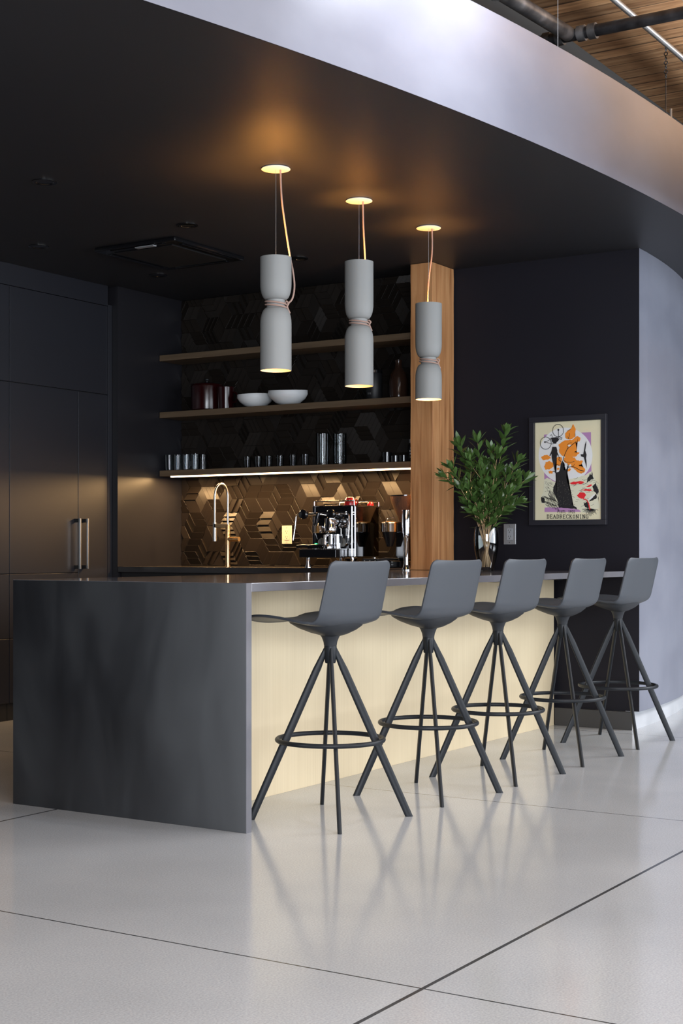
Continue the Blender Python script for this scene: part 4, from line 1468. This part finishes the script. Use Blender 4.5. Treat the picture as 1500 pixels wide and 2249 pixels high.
# bird
shape([(1022, 530), (1018, 590), (1005, 680), (1025, 740), (1010, 760), (1022, 830), (1030, 945), (1005, 860), (985, 780), (945, 765), (938, 735), (975, 735), (990, 660), (1000, 590)], P_INK)

# lettering, drawn as strokes with serifs on a unit cell
GLY = {
    'D': [[(.2, 0), (.2, 1)], [(.05, 0), (.6, 0), (.85, .25), (.85, .75), (.6, 1), (.05, 1)]],
    'E': [[(.2, 0), (.2, 1)], [(.05, 0), (.85, 0), (.85, .15)], [(.2, .48), (.65, .48)], [(.05, 1), (.85, 1), (.85, .85)]],
    'A': [[(.1, 1), (.5, 0), (.9, 1)], [(.28, .62), (.72, .62)], [(0, 1), (.24, 1)], [(.76, 1), (1, 1)]],
    'R': [[(.2, 0), (.2, 1)], [(.05, 0), (.65, 0), (.82, .2), (.65, .48), (.2, .48)], [(.45, .48), (.9, 1)], [(.05, 1), (.38, 1)]],
    'C': [[(.9, .2), (.75, 0), (.35, 0), (.12, .3), (.12, .7), (.35, 1), (.75, 1), (.9, .82)]],
    'K': [[(.2, 0), (.2, 1)], [(.05, 0), (.35, 0)], [(.05, 1), (.35, 1)], [(.85, 0), (.22, .55)], [(.38, .42), (.9, 1)], [(.75, 1), (1, 1)]],
    'O': [[(.5, 0), (.2, .2), (.2, .8), (.5, 1), (.8, .8), (.8, .2), (.5, 0)]],
    'N': [[(.15, 1), (.15, 0), (.85, 1), (.85, 0)], [(0, 0), (.2, 0)], [(0, 1), (.3, 1)], [(.7, 0), (1, 0)]],
    'I': [[(.5, 0), (.5, 1)], [(.3, 0), (.7, 0)], [(.3, 1), (.7, 1)]],
    'G': [[(.9, .2), (.72, 0), (.35, 0), (.12, .3), (.12, .7), (.35, 1), (.8, 1), (.85, .6)], [(.6, .6), (1, .6)]],
    'P': [[(.2, 0), (.2, 1)], [(.1, 0), (.7, 0), (.85, .22), (.7, .5), (.2, .5)]],
    'H': [[(.15, 0), (.15, 1)], [(.85, 0), (.85, 1)], [(.15, .5), (.85, .5)]],
    'U': [[(.15, 0), (.15, .8), (.4, 1), (.6, 1), (.85, .8), (.85, 0)]],
    'T': [[(.5, 0), (.5, 1)], [(.05, .12), (.05, 0), (.95, 0), (.95, .12)]],
    'L': [[(.2, 0), (.2, 1), (.85, 1)]],
    'S': [[(.85, .15), (.6, 0), (.2, .1), (.2, .4), (.8, .6), (.8, .9), (.4, 1), (.12, .85)]],
}


def write(txt, x0, x1, y0, y1, w, m, slope=0.0):
    LAYER[0] += 0.00012
    cw = (x1 - x0) / len(txt)
    for i, ch in enumerate(txt):
        for ln in GLY.get(ch, []):
            stroke([(x0 + (i + 0.06 + 0.84 * a) * cw, y0 + (y1 - y0) * b_ + slope * i) for a, b_ in ln], w, m)


write('DEADRECKONING', 428, 1058, 1636, 1690, 7.5, P_INK)
write('PIUTL IPGS', 590, 856, 1572, 1612, 5, P_INK)
k.build('print', t)
MB().box((-0.0125, PY1, PZ0), (-0.0105, PY0, PZ1), M['pane']).build('glass', t)

# ------------------------------------------------------------------ pipes and wires under the boarded ceiling
t = thing('sprinkler_pipe', 'black iron pipe crossing under the boarded ceiling to a grooved tee', 'pipe', (0, 0, 0))
MB().cyl((2.385, -0.30, 3.75), (2.385, -3.2, 3.75), 0.030, M['iron'], 20).build('main_pipe', t)
MB().cyl((2.385, -0.30, 3.75), (2.385, -0.03, 3.75), 0.030, M['iron'], 20).build('stub_pipe', t)
for y in (-0.20, -0.27, -0.39, -0.45):
    MB().cyl((2.385, y - 0.02, 3.75), (2.385, y + 0.02, 3.75), 0.040, M['iron_worn'], 20).build('coupling', t)
t = thing('drain_pipe', 'scuffed grey iron pipe running along behind the top of the bulkhead', 'pipe', (0, 0, 0))
MB().cyl((2.36, -0.325, 3.752), (1.20, -0.24, 3.752), 0.038, M['iron_worn'], 24).build('pipe_run', t)
MB().tube([(1.20, -0.24, 3.752), (0.6, -0.20, 3.752), (-0.8, -0.16, 3.752)], 0.046, M['iron_worn'], 20).build('wide_run', t)
k = MB()
for x, y in ((1.63, -0.272), (1.30, -0.248)):
    k.cyl((x - 0.012, y + 0.001, 3.752), (x + 0.012, y - 0.001, 3.752), 0.052, M['galv'], 24)
k.build('pipe_clamp', t)
tag(MB().tube([(1.0, -0.14, 3.60), (1.75, -0.20, 3.60)], 0.018, M['iron_worn'], 12).build('small_pipe'), 'thin rusty pipe below the scuffed iron pipe', 'pipe')
tag(MB().cyl((0.5, -0.52, 3.93), (6.5, -0.53, 3.93), 0.016, M['galv'], 16).build('conduit'), 'bright galvanised conduit running diagonally under the ceiling boards', 'conduit')
tag(MB().cyl((1.73, -0.545, ZB - 0.02), (1.73, -0.545, ZW), 0.0016, M['wire'], 8).build('suspension_wire'), 'thin steel wire rising from the bulkhead top, near the pipe tee', 'wire')
tag(MB().cyl((3.50, -0.47, ZB - 0.02), (3.50, -0.47, ZB + 0.20), 0.007, M['wire'], 12).build('threaded_rod'), 'short steel rod standing up behind the bulkhead edge at the right', 'rod')
t = thing('hanging_chain', 'dark cable on a short chain hanging from the ceiling boards at the far right', 'chain', (3.50, -0.44, 0))
k = MB()
for i in range(7):
    k.torus((0, 0, 3.985 - 0.026 * i), 0.010, 0.0028, M['iron'], 14, 6, (1, 0, 0) if i % 2 else (0, 1, 0))
k.build('chain_links', t)
MB().cyl((0, 0, ZB - 0.02), (0, 0, 3.81), 0.0028, M['iron'], 8).build('cable', t)
t = thing('ceiling_luminaire', 'corner of a pale luminaire at the top right edge of the photo', 'ceiling light', (0, 0, 0))
MB().box((1.84, -2.4, 3.60), (3.2, -1.105, 3.66), M['plate_grey']).build('housing', t, bevel=0.004)
k = MB()
for x in (2.1, 2.9):
    k.cyl((x, -1.6, 3.66), (x, -1.6, ZW), 0.003, M['galv'], 8)
k.build('hangers', t)
